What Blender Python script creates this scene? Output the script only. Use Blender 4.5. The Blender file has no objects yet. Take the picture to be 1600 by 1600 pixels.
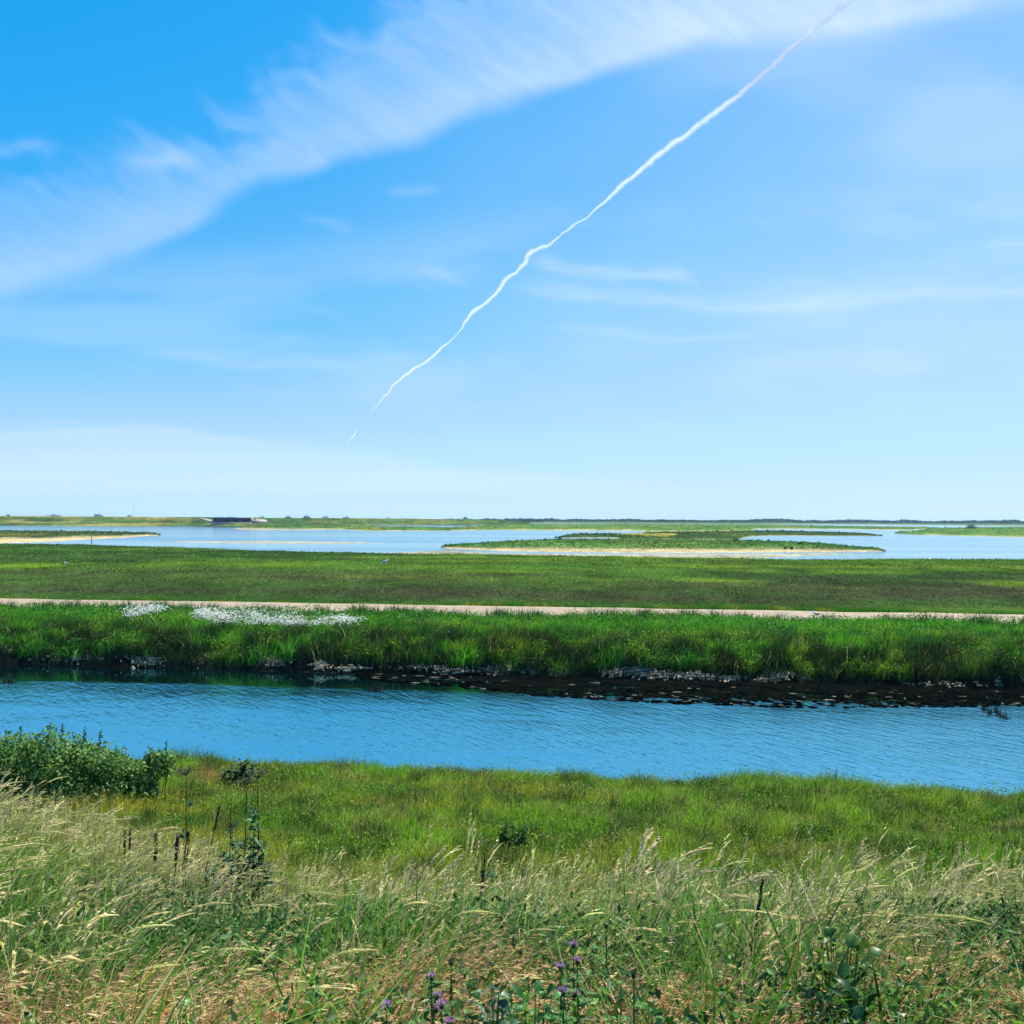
import bpy, math
import numpy as np
from mathutils import Matrix, Vector

RNG = np.random.default_rng(7)
C = bpy.context.scene.collection
sc = bpy.context.scene

# ------------------------------------------------------------------ camera frame
CAM_Z = 8.0
F = 1600.0
PITCH = math.atan(11 / F)
ROLL = math.atan(8 / F)
FW = np.array([0, math.cos(PITCH), math.sin(PITCH)])
UP0 = np.array([0, -math.sin(PITCH), math.cos(PITCH)])
RT = np.array([1.0, 0, 0]) * math.cos(ROLL) + UP0 * math.sin(ROLL)
UP = UP0 * math.cos(ROLL) - np.array([1.0, 0, 0]) * math.sin(ROLL)


def ray(px, py):
    px = np.asarray(px, float); py = np.asarray(py, float)
    a = ((px - 800) / F)[..., None]; b = ((800 - py) / F)[..., None]
    d = RT * a + UP * b + FW
    return d / d[..., 1:2]          # y component = 1


def at_dist(px, py, Y):             # point at forward distance Y
    return np.array([0, 0, CAM_Z]) + ray(px, py) * np.asarray(Y, float)[..., None]


def on_plane(px, py, z):            # point on a horizontal plane
    r = ray(px, py)
    Y = (z - CAM_Z) / r[..., 2]
    return np.array([0, 0, CAM_Z]) + r * Y[..., None]


# ------------------------------------------------------------------ noise
def _h(ix, iy, seed):
    n = (ix.astype(np.int64) * 374761393 + iy.astype(np.int64) * 668265263 + seed * 974634777) & 0x7fffffff
    n = ((n ^ (n >> 13)) * 1274126177) & 0x7fffffff
    n = (n ^ (n >> 16)) & 0xffff
    return n / 65535.0


def vn(x, y, seed=0):
    x = np.asarray(x, float); y = np.asarray(y, float)
    ix = np.floor(x); iy = np.floor(y)
    fx = x - ix; fy = y - iy
    fx = fx * fx * (3 - 2 * fx); fy = fy * fy * (3 - 2 * fy)
    a = _h(ix, iy, seed); b = _h(ix + 1, iy, seed)
    c = _h(ix, iy + 1, seed); d = _h(ix + 1, iy + 1, seed)
    return (a * (1 - fx) + b * fx) * (1 - fy) + (c * (1 - fx) + d * fx) * fy


def fbm(x, y, o=4, seed=0):
    s = 0; a = .5; t = 0
    for k in range(o):
        s = s + a * vn(x * 2 ** k + 17.3 * k, y * 2 ** k - 9.1 * k, seed + k)
        t += a; a *= .5
    return s / t


def ss(a, b, x):
    t = np.clip((x - a) / (b - a), 0, 1)
    return t * t * (3 - 2 * t)


def mixc(a, b, t):
    t = np.asarray(t)[..., None]
    return np.asarray(a) * (1 - t) + np.asarray(b) * t


# ------------------------------------------------------------------ terrain
PROF_Y = [-40, -6, 0, 3, 5, 7, 9, 12, 16, 20, 25.4, 28.9, 30.6, 33, 46, 50.5, 52, 52.6, 53.4, 55, 60, 75, 5000]
PROF_Z = [6.3, 6.4, 6.3, 6.1, 5.62, 4.95, 4.12, 2.9, 1.75, 1.35, 1.0, .7, .05, -.9, -.9, -.25, .0, .45, .95, 1.25, 1.5, 1.5, 1.5]
LAG_PX = [-700, 0, 130, 240, 320, 400, 500, 600, 700, 800, 900, 1000, 1200, 1400, 1600, 2300]
LAG_PY = [846, 851.5, 852.5, 855.5, 858.5, 861.5, 864, 866, 867.5, 869, 871, 872.5, 874, 876, 877.5, 886]
_lp = on_plane(np.array(LAG_PX), np.array(LAG_PY), 1.25)
LAG_U = _lp[:, 0] / _lp[:, 1]; LAG_D = _lp[:, 1]


def lag_edge(x, y):
    u = x / np.maximum(y, 1)
    return np.interp(u, LAG_U, LAG_D) + (fbm(x / 14, y / 40, 3, 5) - .5) * 8


def skew(x, y):
    near = 2.3 * ss(-1.5, -5.5, x) * ss(30, 14, y)
    return y + .13 * x * ss(9, 26, y) * ss(400, 120, y) - near


def H(x, y):
    x = np.asarray(x, float); y = np.asarray(y, float)
    yp = skew(x, y)
    wob = (fbm(x / 3.1, y / 3.1, 3, 11) - .5) * 1.3 * ss(22, 27, yp) * ss(60, 55, yp)
    z = np.interp(yp + wob, PROF_Y, PROF_Z)
    z = z + (fbm(x / 1.7, y / 1.7, 3, 3) - .5) * .16 * ss(45, 25, y)
    z = z + (fbm(x / 9, y / 9, 3, 4) - .5) * .5 * ss(56, 63, yp)
    # track bed is level
    e = lag_edge(x, y)
    t = ss(-1, 3.5, y - e)
    z = z * (1 - t) + .2 * t
    far = ss(1750, 1950, y + (fbm(x / 300, y / 900, 3, 9) - .5) * 500)
    z = z * (1 - far) + (1.7) * far
    return z


TR_Y0 = 72.6                         # skewed distance of the track centre


# ------------------------------------------------------------------ mesh helpers
def mk_mesh(name, V, Q, Tq=None, col=None, smooth=False):
    V = np.ascontiguousarray(V, np.float32)
    me = bpy.data.meshes.new(name)
    me.vertices.add(len(V)); me.vertices.foreach_set('co', V.ravel())
    nq = 0 if Q is None else len(Q); nt = 0 if Tq is None else len(Tq)
    li = []
    if nq: li.append(np.asarray(Q, np.int32).ravel())
    if nt: li.append(np.asarray(Tq, np.int32).ravel())
    li = np.concatenate(li)
    me.loops.add(len(li)); me.loops.foreach_set('vertex_index', li)
    me.polygons.add(nq + nt)
    st = np.concatenate([np.arange(nq) * 4, nq * 4 + np.arange(nt) * 3]).astype(np.int32)
    me.polygons.foreach_set('loop_start', st)
    me.polygons.foreach_set('loop_total', np.concatenate([np.full(nq, 4), np.full(nt, 3)]).astype(np.int32))
    if smooth: me.polygons.foreach_set('use_smooth', np.ones(nq + nt, bool))
    me.update(calc_edges=True)
    if col is not None:
        a = me.color_attributes.new('Col', 'FLOAT_COLOR', 'POINT')
        c = np.ones((len(V), 4), np.float32)
        col = np.asarray(col)
        if col.ndim == 1: c[:, :3] = col
        else: c[:, :col.shape[1]] = col
        a.data.foreach_set('color', c.ravel())
    return me


def obj(name, me, mat, parent=None, loc=None):
    o = bpy.data.objects.new(name, me); C.objects.link(o)
    if mat is not None: me.materials.append(mat)
    if parent is not None: o.parent = parent
    if loc is not None: o.location = loc
    return o


def tag(o, label=None, cat=None, group=None, kind=None):
    if label: o['label'] = label
    if cat: o['category'] = cat
    if group: o['group'] = group
    if kind: o['kind'] = kind
    return o


def empty(name, loc, label, cat, group=None):
    o = bpy.data.objects.new(name, None); C.objects.link(o)
    o.location = loc; o.empty_display_size = .1
    return tag(o, label, cat, group)


class Buf:
    def __init__(s): s.V = []; s.Q = []; s.T = []; s.C = []; s.n = 0
    def add(s, V, Q=None, T=None, col=(1, 1, 1)):
        V = np.asarray(V, float).reshape(-1, 3)
        if Q is not None and len(Q): s.Q.append(np.asarray(Q) + s.n)
        if T is not None and len(T): s.T.append(np.asarray(T) + s.n)
        c = np.asarray(col, float)
        if c.ndim == 1: c = np.tile(c[:3], (len(V), 1))
        s.C.append(c); s.V.append(V); s.n += len(V)
    def mesh(s, name, smooth=False, origin=None):
        V = np.concatenate(s.V)
        if origin is not None: V = V - np.asarray(origin)
        return mk_mesh(name, V, np.concatenate(s.Q) if s.Q else None, np.concatenate(s.T) if s.T else None, np.concatenate(s.C), smooth)


def ribbons(P, S, Wd, C0, C1):
    """P: (N,K,3) centre lines, S: (N,3) side vectors, Wd: (N,K) half widths."""
    N, K, _ = P.shape
    V = np.empty((N, K, 2, 3))
    V[:, :, 0] = P - S[:, None] * Wd[..., None]
    V[:, :, 1] = P + S[:, None] * Wd[..., None]
    i = np.arange(N)[:, None] * K * 2 + np.arange(K - 1)[None] * 2
    Q = np.stack([i, i + 1, i + 3, i + 2], -1).reshape(-1, 4)
    t = np.linspace(0, 1, K)[None, :, None, None]
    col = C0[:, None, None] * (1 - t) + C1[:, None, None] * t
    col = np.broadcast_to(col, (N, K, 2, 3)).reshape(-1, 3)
    return V.reshape(-1, 3), Q, col


def curve(P, Hh, az, lean, t, pw=2.0):
    """points of stems at parameter t (N,K)"""
    d = np.stack([np.cos(az), np.sin(az)], -1)
    off = (Hh * lean)[:, None] * t ** pw
    z = Hh[:, None] * (t - .38 * np.minimum(lean, 1.6)[:, None] * t ** (pw + 1))
    return np.stack([P[:, None, 0] + d[:, None, 0] * off, P[:, None, 1] + d[:, None, 1] * off, P[:, None, 2] + z], -1)


def blades(buf, x, y, Hh, Wd, c0, c1, wind=.35, segs=3, rnd=None, z=None):
    n = len(x); r = rnd or RNG
    if z is None: z = H(x, y) - .02
    P = np.stack([x, y, z], -1)
    az = np.where(r.random(n) < .55, r.normal(0.15, .7, n), r.uniform(0, 2 * math.pi, n))
    lean = np.abs(r.normal(wind, .22, n))
    t = np.linspace(0, 1, segs + 1)[None].repeat(n, 0)
    cl = curve(P, Hh, az, lean, t, 1.8)
    a = r.uniform(0, math.pi, n)
    # blades mostly show their flat side to somebody standing on the bank
    a = np.where(r.random(n) < .5, r.normal(0, .5, n), a)
    S = np.stack([np.cos(a), np.sin(a), r.normal(0, .1, n)], -1)
    w = Wd[:, None] * (1 - t ** 1.6 * .93)
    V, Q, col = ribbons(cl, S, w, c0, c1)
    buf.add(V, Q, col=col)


def leaf_quads(P, D, N_, L, W):
    """diamond leaves: base at P, along D, normal N_"""
    S = np.cross(D, N_)
    S /= np.linalg.norm(S, axis=-1, keepdims=True) + 1e-9
    L = L[:, None]; W = W[:, None]
    V = np.stack([P, P + D * L * .45 + S * W + N_ * W * .25, P + D * L - N_ * L * .12, P + D * L * .45 - S * W + N_ * W * .25], 1)
    n = len(P)
    T = (np.arange(n)[:, None] * 4)
    T = np.concatenate([T + np.array([[0, 1, 2]]), T + np.array([[0, 2, 3]])], 0)
    return V.reshape(-1, 3), T


def unit(v): return v / (np.linalg.norm(v, axis=-1, keepdims=True) + 1e-9)


def wedge(n, y0, y1, half=.56, extra=1.5, r=None):
    r = r or RNG
    y = np.sqrt(r.uniform(0, 1, n) * (y1 ** 2 - y0 ** 2) + y0 ** 2)
    x = r.uniform(-1, 1, n) * (half * y + extra)
    return x, y


# ------------------------------------------------------------------ materials
def nodes(m):
    m.use_nodes = True
    nt = m.node_tree; nt.nodes.clear()
    out = nt.nodes.new('ShaderNodeOutputMaterial')
    return nt, out


def N(nt, t, **kw):
    n = nt.nodes.new(t)
    for k, v in kw.items(): setattr(n, k, v)
    return n


def veg_mat(name, trans=.35, gloss=.0, rough=.45, nscale=0):
    m = bpy.data.materials.new(name); nt, out = nodes(m); L = nt.links.new
    at = N(nt, 'ShaderNodeAttribute', attribute_name='Col')
    src = at.outputs['Color']
    if nscale:
        tc = N(nt, 'ShaderNodeNewGeometry'); no = N(nt, 'ShaderNodeTexNoise')
        no.inputs['Scale'].default_value = nscale; L(tc.outputs['Position'], no.inputs['Vector'])
        mp = N(nt, 'ShaderNodeMapRange'); L(no.outputs['Fac'], mp.inputs[0])
        mp.inputs[1].default_value = .25; mp.inputs[2].default_value = .75
        mp.inputs[3].default_value = .7; mp.inputs[4].default_value = 1.25
        mu = N(nt, 'ShaderNodeVectorMath', operation='SCALE'); L(src, mu.inputs[0]); L(mp.outputs[0], mu.inputs['Scale'])
        src = mu.outputs[0]
    d = N(nt, 'ShaderNodeBsdfDiffuse'); L(src, d.inputs['Color'])
    t = N(nt, 'ShaderNodeBsdfTranslucent'); L(src, t.inputs['Color'])
    mx = N(nt, 'ShaderNodeMixShader'); mx.inputs[0].default_value = trans
    L(d.outputs[0], mx.inputs[1]); L(t.outputs[0], mx.inputs[2])
    fin = mx.outputs[0]
    if gloss:
        g = N(nt, 'ShaderNodeBsdfGlossy'); g.inputs['Roughness'].default_value = rough
        m2 = N(nt, 'ShaderNodeMixShader'); m2.inputs[0].default_value = gloss
        L(fin, m2.inputs[1]); L(g.outputs[0], m2.inputs[2]); fin = m2.outputs[0]
    L(fin, out.inputs['Surface'])
    return m


def plain_mat(name, col, rough=.8, nscale=3.0, amt=.25, bump=0.0):
    m = bpy.data.materials.new(name); nt, out = nodes(m); L = nt.links.new
    p = N(nt, 'ShaderNodeBsdfPrincipled'); p.inputs['Roughness'].default_value = rough
    g = N(nt, 'ShaderNodeNewGeometry'); no = N(nt, 'ShaderNodeTexNoise'); no.inputs['Scale'].default_value = nscale
    no.inputs['Detail'].default_value = 6
    L(g.outputs['Position'], no.inputs['Vector'])
    mp = N(nt, 'ShaderNodeMapRange'); L(no.outputs['Fac'], mp.inputs[0])
    mp.inputs[1].default_value = .3; mp.inputs[2].default_value = .7
    mp.inputs[3].default_value = 1 - amt; mp.inputs[4].default_value = 1 + amt
    mu = N(nt, 'ShaderNodeVectorMath', operation='SCALE'); mu.inputs[0].default_value = col
    L(mp.outputs[0], mu.inputs['Scale']); L(mu.outputs[0], p.inputs['Base Color'])
    if bump:
        b = N(nt, 'ShaderNodeBump'); b.inputs['Strength'].default_value = bump; b.inputs['Distance'].default_value = .05
        L(no.outputs['Fac'], b.inputs['Height']); L(b.outputs[0], p.inputs['Normal'])
    L(p.outputs[0], out.inputs['Surface'])
    return m


M_grass = veg_mat('grass_blades', .4, .02, .55)
M_straw = veg_mat('seed_heads', .45, .02, .5)
M_leaf = veg_mat('leaf', .4, .012, .5)
M_far = veg_mat('far_foliage', .25, 0, .5)
M_earth = None


def ground_mat():
    m = bpy.data.materials.new('earth_and_turf'); nt, out = nodes(m); L = nt.links.new
    at = N(nt, 'ShaderNodeAttribute', attribute_name='Col')
    g = N(nt, 'ShaderNodeNewGeometry')
    mp0 = N(nt, 'ShaderNodeMapping'); mp0.inputs['Scale'].default_value = (1, .35, 1); L(g.outputs['Position'], mp0.inputs[0])
    prev = at.outputs['Color']
    for s, lo, hi in ((2.6, .6, 1.45), (.35, .7, 1.3), (.06, .8, 1.25)):
        no = N(nt, 'ShaderNodeTexNoise'); no.inputs['Scale'].default_value = s; no.inputs['Detail'].default_value = 5
        L(mp0.outputs[0], no.inputs['Vector'])
        mp = N(nt, 'ShaderNodeMapRange'); L(no.outputs['Fac'], mp.inputs[0])
        mp.inputs[1].default_value = .3; mp.inputs[2].default_value = .7
        mp.inputs[3].default_value = lo; mp.inputs[4].default_value = hi
        mu = N(nt, 'ShaderNodeVectorMath', operation='SCALE'); L(prev, mu.inputs[0]); L(mp.outputs[0], mu.inputs['Scale'])
        prev = mu.outputs[0]
    d = N(nt, 'ShaderNodeBsdfDiffuse'); L(prev, d.inputs['Color'])
    nb = N(nt, 'ShaderNodeTexNoise'); nb.inputs['Scale'].default_value = 3; nb.inputs['Detail'].default_value = 8
    L(g.outputs['Position'], nb.inputs['Vector'])
    b = N(nt, 'ShaderNodeBump'); b.inputs['Strength'].default_value = .8; b.inputs['Distance'].default_value = .25
    L(nb.outputs['Fac'], b.inputs['Height']); L(b.outputs[0], d.inputs['Normal'])
    L(d.outputs[0], out.inputs['Surface'])
    return m


M_ground = ground_mat()


def water_mat(name, deep, tint, refl, rough, bumps, calm=None, patch=None):
    """bumps: list of (scale, stretch (x,y), rotation, distance)"""
    m = bpy.data.materials.new(name); nt, out = nodes(m); L = nt.links.new
    g = N(nt, 'ShaderNodeNewGeometry'); pos = g.outputs['Position']
    hs = None
    for sc_, st, rot, amp in bumps:
        mp = N(nt, 'ShaderNodeMapping'); mp.vector_type = 'POINT'
        r0 = N(nt, 'ShaderNodeVectorRotate'); r0.rotation_type = 'Z_AXIS'; r0.inputs['Angle'].default_value = rot
        L(pos, r0.inputs['Vector']); L(r0.outputs[0], mp.inputs[0])
        mp.inputs['Scale'].default_value = (st[0], st[1], 1)
        no = N(nt, 'ShaderNodeTexNoise'); no.inputs['Scale'].default_value = sc_; no.inputs['Detail'].default_value = 3
        no.inputs['Distortion'].default_value = .4
        L(mp.outputs[0], no.inputs['Vector'])
        mu = N(nt, 'ShaderNodeMath', operation='MULTIPLY'); L(no.outputs['Fac'], mu.inputs[0]); mu.inputs[1].default_value = amp
        if hs is None: hs = mu.outputs[0]
        else:
            ad = N(nt, 'ShaderNodeMath', operation='ADD'); L(hs, ad.inputs[0]); L(mu.outputs[0], ad.inputs[1]); hs = ad.outputs[0]
    b = N(nt, 'ShaderNodeBump'); b.inputs['Distance'].default_value = 1.0; b.inputs['Strength'].default_value = 1.0
    L(hs, b.inputs['Height'])
    if calm:                                   # lee of the far bank is calm
        sx = N(nt, 'ShaderNodeSeparateXYZ'); L(pos, sx.inputs[0])
        a = N(nt, 'ShaderNodeMath', operation='MULTIPLY_ADD'); L(sx.outputs[0], a.inputs[0]); a.inputs[1].default_value = .13; L(sx.outputs[1], a.inputs[2])
        mr = N(nt, 'ShaderNodeMapRange'); mr.interpolation_type = 'SMOOTHSTEP'; L(a.outputs[0], mr.inputs[0])
        mr.inputs[1].default_value = calm[0]; mr.inputs[2].default_value = calm[1]
        mr.inputs[3].default_value = 1.0; mr.inputs[4].default_value = calm[2]
        L(mr.outputs[0], b.inputs['Strength'])
    if patch:                                  # wind-ruffled lanes between calm ones
        mp = N(nt, 'ShaderNodeMapping'); mp.inputs['Scale'].default_value = (patch[1], patch[2], 1); L(pos, mp.inputs[0])
        no = N(nt, 'ShaderNodeTexNoise'); no.inputs['Scale'].default_value = patch[0]; no.inputs['Detail'].default_value = 3
        L(mp.outputs[0], no.inputs['Vector'])
        mr = N(nt, 'ShaderNodeMapRange'); mr.interpolation_type = 'SMOOTHSTEP'; L(no.outputs['Fac'], mr.inputs[0])
        mr.inputs[1].default_value = patch[3]; mr.inputs[2].default_value = patch[4]
        mr.inputs[3].default_value = patch[5]; mr.inputs[4].default_value = 1
        L(mr.outputs[0], b.inputs['Strength'])
    gl = N(nt, 'ShaderNodeBsdfGlossy'); gl.inputs['Color'].default_value = (*tint, 1); gl.inputs['Roughness'].default_value = rough
    di = N(nt, 'ShaderNodeBsdfDiffuse'); di.inputs['Color'].default_value = (*deep, 1)
    L(b.outputs[0], gl.inputs['Normal'])
    mx = N(nt, 'ShaderNodeMixShader'); mx.inputs[0].default_value = refl
    L(di.outputs[0], mx.inputs[1]); L(gl.outputs[0], mx.inputs[2]); L(mx.outputs[0], out.inputs['Surface'])
    return m


M_channel = water_mat('channel_water', (.002, .010, .014), (.33, .76, .83), .88, .05,
                      [(4.6, (.33, 1.4), 1.2, .022), (2.1, (.4, 1.4), 1.0, .030), (7, (.6, 1.3), .4, .008), (.16, (.6, 1.2), .2, .09)],
                      calm=(46.6, 48.2, .02))
M_lagoon = water_mat('lagoon_water', (.03, .12, .20), (.86, .97, 1.0), .88, .10,
                     [(.9, (.4, 1.0), .3, .34), (.25, (.4, 1.0), .2, .5)], patch=(.02, .16, 1.0, .40, .60, .05))

# ------------------------------------------------------------------ ground sheet
ys = np.concatenate([np.arange(-40, -4, 4), np.arange(-4, 3, .5), np.arange(3, 17, .28), np.arange(17, 48, .4),
                     np.arange(48, 60, .22), np.arange(60, 90, .6), np.arange(90, 160, 1.5)])
pyf = np.arange(811 + 11520 / 160, 811 + 11520 / 330, -.35)
ys = np.concatenate([ys, 11520 / (pyf - 811), np.array([345, 370, 420, 500, 700, 1000, 1300, 1500, 1600, 1700, 1800, 1900, 2000, 2200, 2500, 2600, 2800, 3200, 4000, 5000, 6000])])
us = np.concatenate([np.array([-1.25, -1.05, -.9, -.78, -.7]), np.linspace(-.64, .64, 420), np.array([.7, .78, .9, 1.05, 1.25])])
wid = np.where(ys < 60, 44 + 16 * np.clip(ys, 0, 60) / 60, ys)
wid = np.maximum(wid, np.where(ys < 0, 30, 0))
X = us[None] * wid[:, None]
# tighten columns close to the camera
k = np.clip(ys / 45, 0, 1)[:, None]
X = X * (k + (1 - k) * (.3 + .7 * (np.abs(us[None]) / 1.25) ** 1.0))
Y = np.repeat(ys[:, None], len(us), 1)
Z = H(X, Y)
Z = np.where(np.abs(skew(X, Y) - TR_Y0) < 4.2, Z * .35 + 1.5 * .65, Z)
nr, nc = X.shape


def stripes(x, y):
    """lanes of yellow-green grass lying across the pasture: (x from, x to, distance, depth, strength)"""
    st = 0
    for (x0, x1, d, w, k) in STR:
        st = st + k * ss(x0, x0 + 8, x) * ss(x1, x1 - 8, x) * np.exp(-((y + .13 * x - d) / w) ** 2)
    return st * ss(.28, .6, fbm(x / 7, y / 7, 3, 44))


STR = [(-100, -56, 128, 7, 1), (-54, -22, 138, 7, 1), (-11, 8, 126, 4, .5), (15, 33, 112, 4, .9), (24, 55, 136, 5, .5), (46, 62, 112, 5, 1), (55, 90, 136, 6, .6), (-22, -2, 112, 4, .5)]


def ground_col(x, y):
    yp = skew(x, y)
    n1 = fbm(x / 2.5, y / 2.5, 3, 21); n2 = fbm(x / 12, y / 6, 3, 22)
    c = mixc((.035, .05, .012), (.09, .075, .03), n1)
    berm = mixc((.045, .075, .012), (.10, .10, .025), ss(.4, .65, n2))
    c = mixc(c, berm, ss(14, 18, yp))
    mud = mixc((.004, .005, .004), (.014, .014, .010), n1)
    c = mixc(c, mud, ss(30, 31.5, yp))
    bank = mixc((.02, .06, .01), (.05, .12, .015), n2)
    c = mixc(c, bank, ss(53, 54.5, yp))
    # field: warm olive lawn with brown heathy sweep nearest the track
    f1 = fbm(x / 40, y / 30, 3, 23); f2 = fbm(x / 120, y / 18, 3, 24)
    fld = mixc((.035, .075, .02), (.06, .13, .02), ss(.35, .65, f1))
    fld = mixc(fld, (.055, .055, .03), ss(140, 105, yp) * ss(78, 88, yp) * (.25 + .5 * ss(.35, .65, fbm(x / 18, y / 10, 3, 26))))
    fld = mixc(fld, (.11, .17, .02), ss(.56, .68, f2) * ss(110, 130, yp))
    fld = mixc(fld, (.15, .25, .02), np.clip(stripes(x, y), 0, 1) * ss(80, 90, y))
    c = mixc(c, fld, ss(75, 80, yp))
    far = mixc((.05, .09, .03), (.10, .13, .04), fbm(x / 150, y / 500, 3, 25))
    c = mixc(c, far, ss(600, 1500, y))
    return c


GC = ground_col(X, Y)
V = np.stack([X, Y, Z], -1).reshape(-1, 3)
idx = np.arange(nr * nc).reshape(nr, nc)
Q = np.stack([idx[:-1, :-1], idx[:-1, 1:], idx[1:, 1:], idx[1:, :-1]], -1).reshape(-1, 4)
GC = GC * (1 - .38 * (ss(74, 78, skew(X, Y)) * ss(420, 300, Y)))[..., None]
g = obj('ground', mk_mesh('ground', V, Q, col=GC.reshape(-1, 3), smooth=True), M_ground)
tag(g, kind='structure')


# ------------------------------------------------------------------ water sheets
def sheet(name, x0, x1, y0, y1, z, mat, nx=2, ny=2):
    xs = np.linspace(x0, x1, nx); yy = np.linspace(y0, y1, ny)
    XX, YY = np.meshgrid(xs, yy)
    V = np.stack([XX, YY, np.full_like(XX, z)], -1).reshape(-1, 3)
    i = np.arange(nx * ny).reshape(ny, nx)
    Q = np.stack([i[:-1, :-1], i[:-1, 1:], i[1:, 1:], i[1:, :-1]], -1).reshape(-1, 4)
    return tag(obj(name, mk_mesh(name, V, Q), mat), kind='structure')


# channel: a strip that follows the skew of its banks
xs = np.linspace(-58, 58, 30)
Vc = np.concatenate([np.stack([xs, 28.0 - .13 * xs, np.zeros(30)], -1), np.stack([xs, 53 - .13 * xs, np.zeros(30)], -1)])
Qc = np.stack([np.arange(29), np.arange(1, 30), np.arange(31, 60), np.arange(30, 59)], -1)
tag(obj('channel_water', mk_mesh('channel_water', Vc, Qc), M_channel), kind='structure')
V = np.array([[-260, 150, .8], [260, 150, .8], [4000, 3000, .8], [-4000, 3000, .8]], float)
tag(obj('lagoon_water', mk_mesh('lagoon_water', V, [[0, 1, 2, 3]]), M_lagoon), kind='structure')

# ------------------------------------------------------------------ gravel track
M_track = plain_mat('track_gravel', (.245, .195, .13), .95, 1.3, .2, .6)
tx = np.arange(-90, 90, .5)
rows = []
for k_, off in enumerate((-4.4, -1.9, -.8, 0, .8, 1.6, 2.7)):
    wob = (fbm(tx / 1.3, np.full_like(tx, k_ * 3.), 3, 31) - .5) * (.9 if abs(off) > 2 else .1)
    yy = TR_Y0 - .13 * tx + off + wob
    zz = 1.62 + (.05 if abs(off) < 2 else -.12) - (.05 if abs(off) in (.8,) else 0) + (fbm(tx / 6, yy / 6, 2, 4) - .5) * .12
    rows.append(np.stack([tx, yy, zz], -1))
V = np.array(rows); nt_, nx_ = V.shape[:2]
i = np.arange(nt_ * nx_).reshape(nt_, nx_)
Q = np.stack([i[:-1, :-1], i[:-1, 1:], i[1:, 1:], i[1:, :-1]], -1).reshape(-1, 4)
tag(obj('gravel_track', mk_mesh('gravel_track', V.reshape(-1, 3), Q, smooth=True), M_track), kind='structure')

# ------------------------------------------------------------------ land in the lagoon
GREENS = dict(dk=(.025, .05, .015), md=(.045, .10, .022), yl=(.15, .15, .03), sand=(.33, .27, .15), mud=(.42, .40, .30))


def land(name, far, near, h, sand=.18, green='md', yellow=.3, ext=0, seed=0, kind='structure', zb=.8, crest=.45, col2=None, tilt=None):
    """low ground between a far and a near shoreline, given where they meet the water"""
    fx, fy = zip(*far); nx, ny = zip(*near)
    p0 = min(fx[0], nx[0]); p1 = max(fx[-1], nx[-1])
    n = max(int((p1 - p0) / 2.2), 8)
    px = np.linspace(p0, p1, n)
    jag = (fbm(px / 11, px * 0 + seed, 3, seed) - .5)
    fpy = np.interp(px, fx, fy) + jag * .9
    npy = np.interp(px, nx, ny) + (fbm(px / 9, px * 0 + seed + 5, 3, seed + 1) - .5) * 1.0
    npy = np.maximum(npy, fpy + .02)
    A = on_plane(px, npy, zb); B = on_plane(px, fpy, zb)
    K = 15
    t = np.linspace(0, 1, K)[:, None]
    P = A[None] * (1 - t[..., None]) + B[None] * t[..., None]
    hh = np.interp(t, [0, .1, crest, .85, 1], [0, .25, 1, .8, 0]) * h
    wn = fbm(P[..., 0] / 7, P[..., 1] / 16, 3, seed + 7)
    taper = np.minimum(1, (npy - fpy) / 2.5)[None]
    P[..., 2] = zb - .06 + hh * (.75 + .5 * wn) * taper
    c = mixc(GREENS[green], np.array(GREENS[green]) * 1.5, ss(.3, .7, fbm(P[..., 0] / 10, P[..., 1] / 25, 3, seed + 8)))
    c = mixc(c, GREENS['yl'], yellow * ss(.5, .68, fbm(P[..., 0] / 22, P[..., 1] / 60, 3, seed + 9)))
    sn = ss(sand + .06, sand - .04, t + (wn - .5) * .12)
    c = mixc(c, GREENS['sand'] if sand < 1 else (.25, .235, .17), sn)
    V = P.reshape(-1, 3)
    i = np.arange(K * n).reshape(K, n)
    Q = np.stack([i[:-1, :-1], i[:-1, 1:], i[1:, 1:], i[1:, :-1]], -1).reshape(-1, 4)
    o = obj(name, mk_mesh(name, V, Q, col=c.reshape(-1, 3), smooth=True), M_ground)
    tag(o, kind=kind)
    return P, c


SPIT = land('spit', [(-330, 824), (0, 829), (60, 829.5), (120, 830.5), (200, 832.5), (250, 835.5)],
            [(-330, 850), (0, 850.5), (60, 848), (130, 844), (180, 841.5), (225, 838), (250, 836)], .9, sand=.2, green='dk', yellow=.6, seed=41)
ISLE = land('island', [(690, 855.5), (720, 852.5), (800, 846), (870, 843), (965, 843), (1150, 844), (1200, 845.5), (1260, 848), (1300, 852), (1350, 858), (1384, 861)],
            [(690, 856), (740, 859.5), (800, 862), (900, 864.3), (1000, 865), (1100, 865), (1200, 864.3), (1300, 862.5), (1384, 861.3)], .75, sand=.17, green='md', yellow=.25, seed=47)
MARSH = land('marsh', [(868, 840), (905, 835), (1000, 834.5), (1012, 832), (1200, 829.5), (1260, 831), (1340, 833.5), (1378, 837)],
             [(868, 840.3), (960, 840.6), (978, 844), (1150, 845), (1168, 839.5), (1200, 837.8), (1378, 837.4)], .8, sand=.05, green='dk', yellow=.2, seed=53)
EAST = land('east_marsh', [(1398, 833), (1430, 830.5), (1460, 825), (1600, 823), (2100, 822)],
            [(1398, 833.6), (1430, 835.8), (1500, 838), (1600, 840.5), (2100, 852)], 1.1, sand=.04, green='md', yellow=.3, seed=59)
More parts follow.
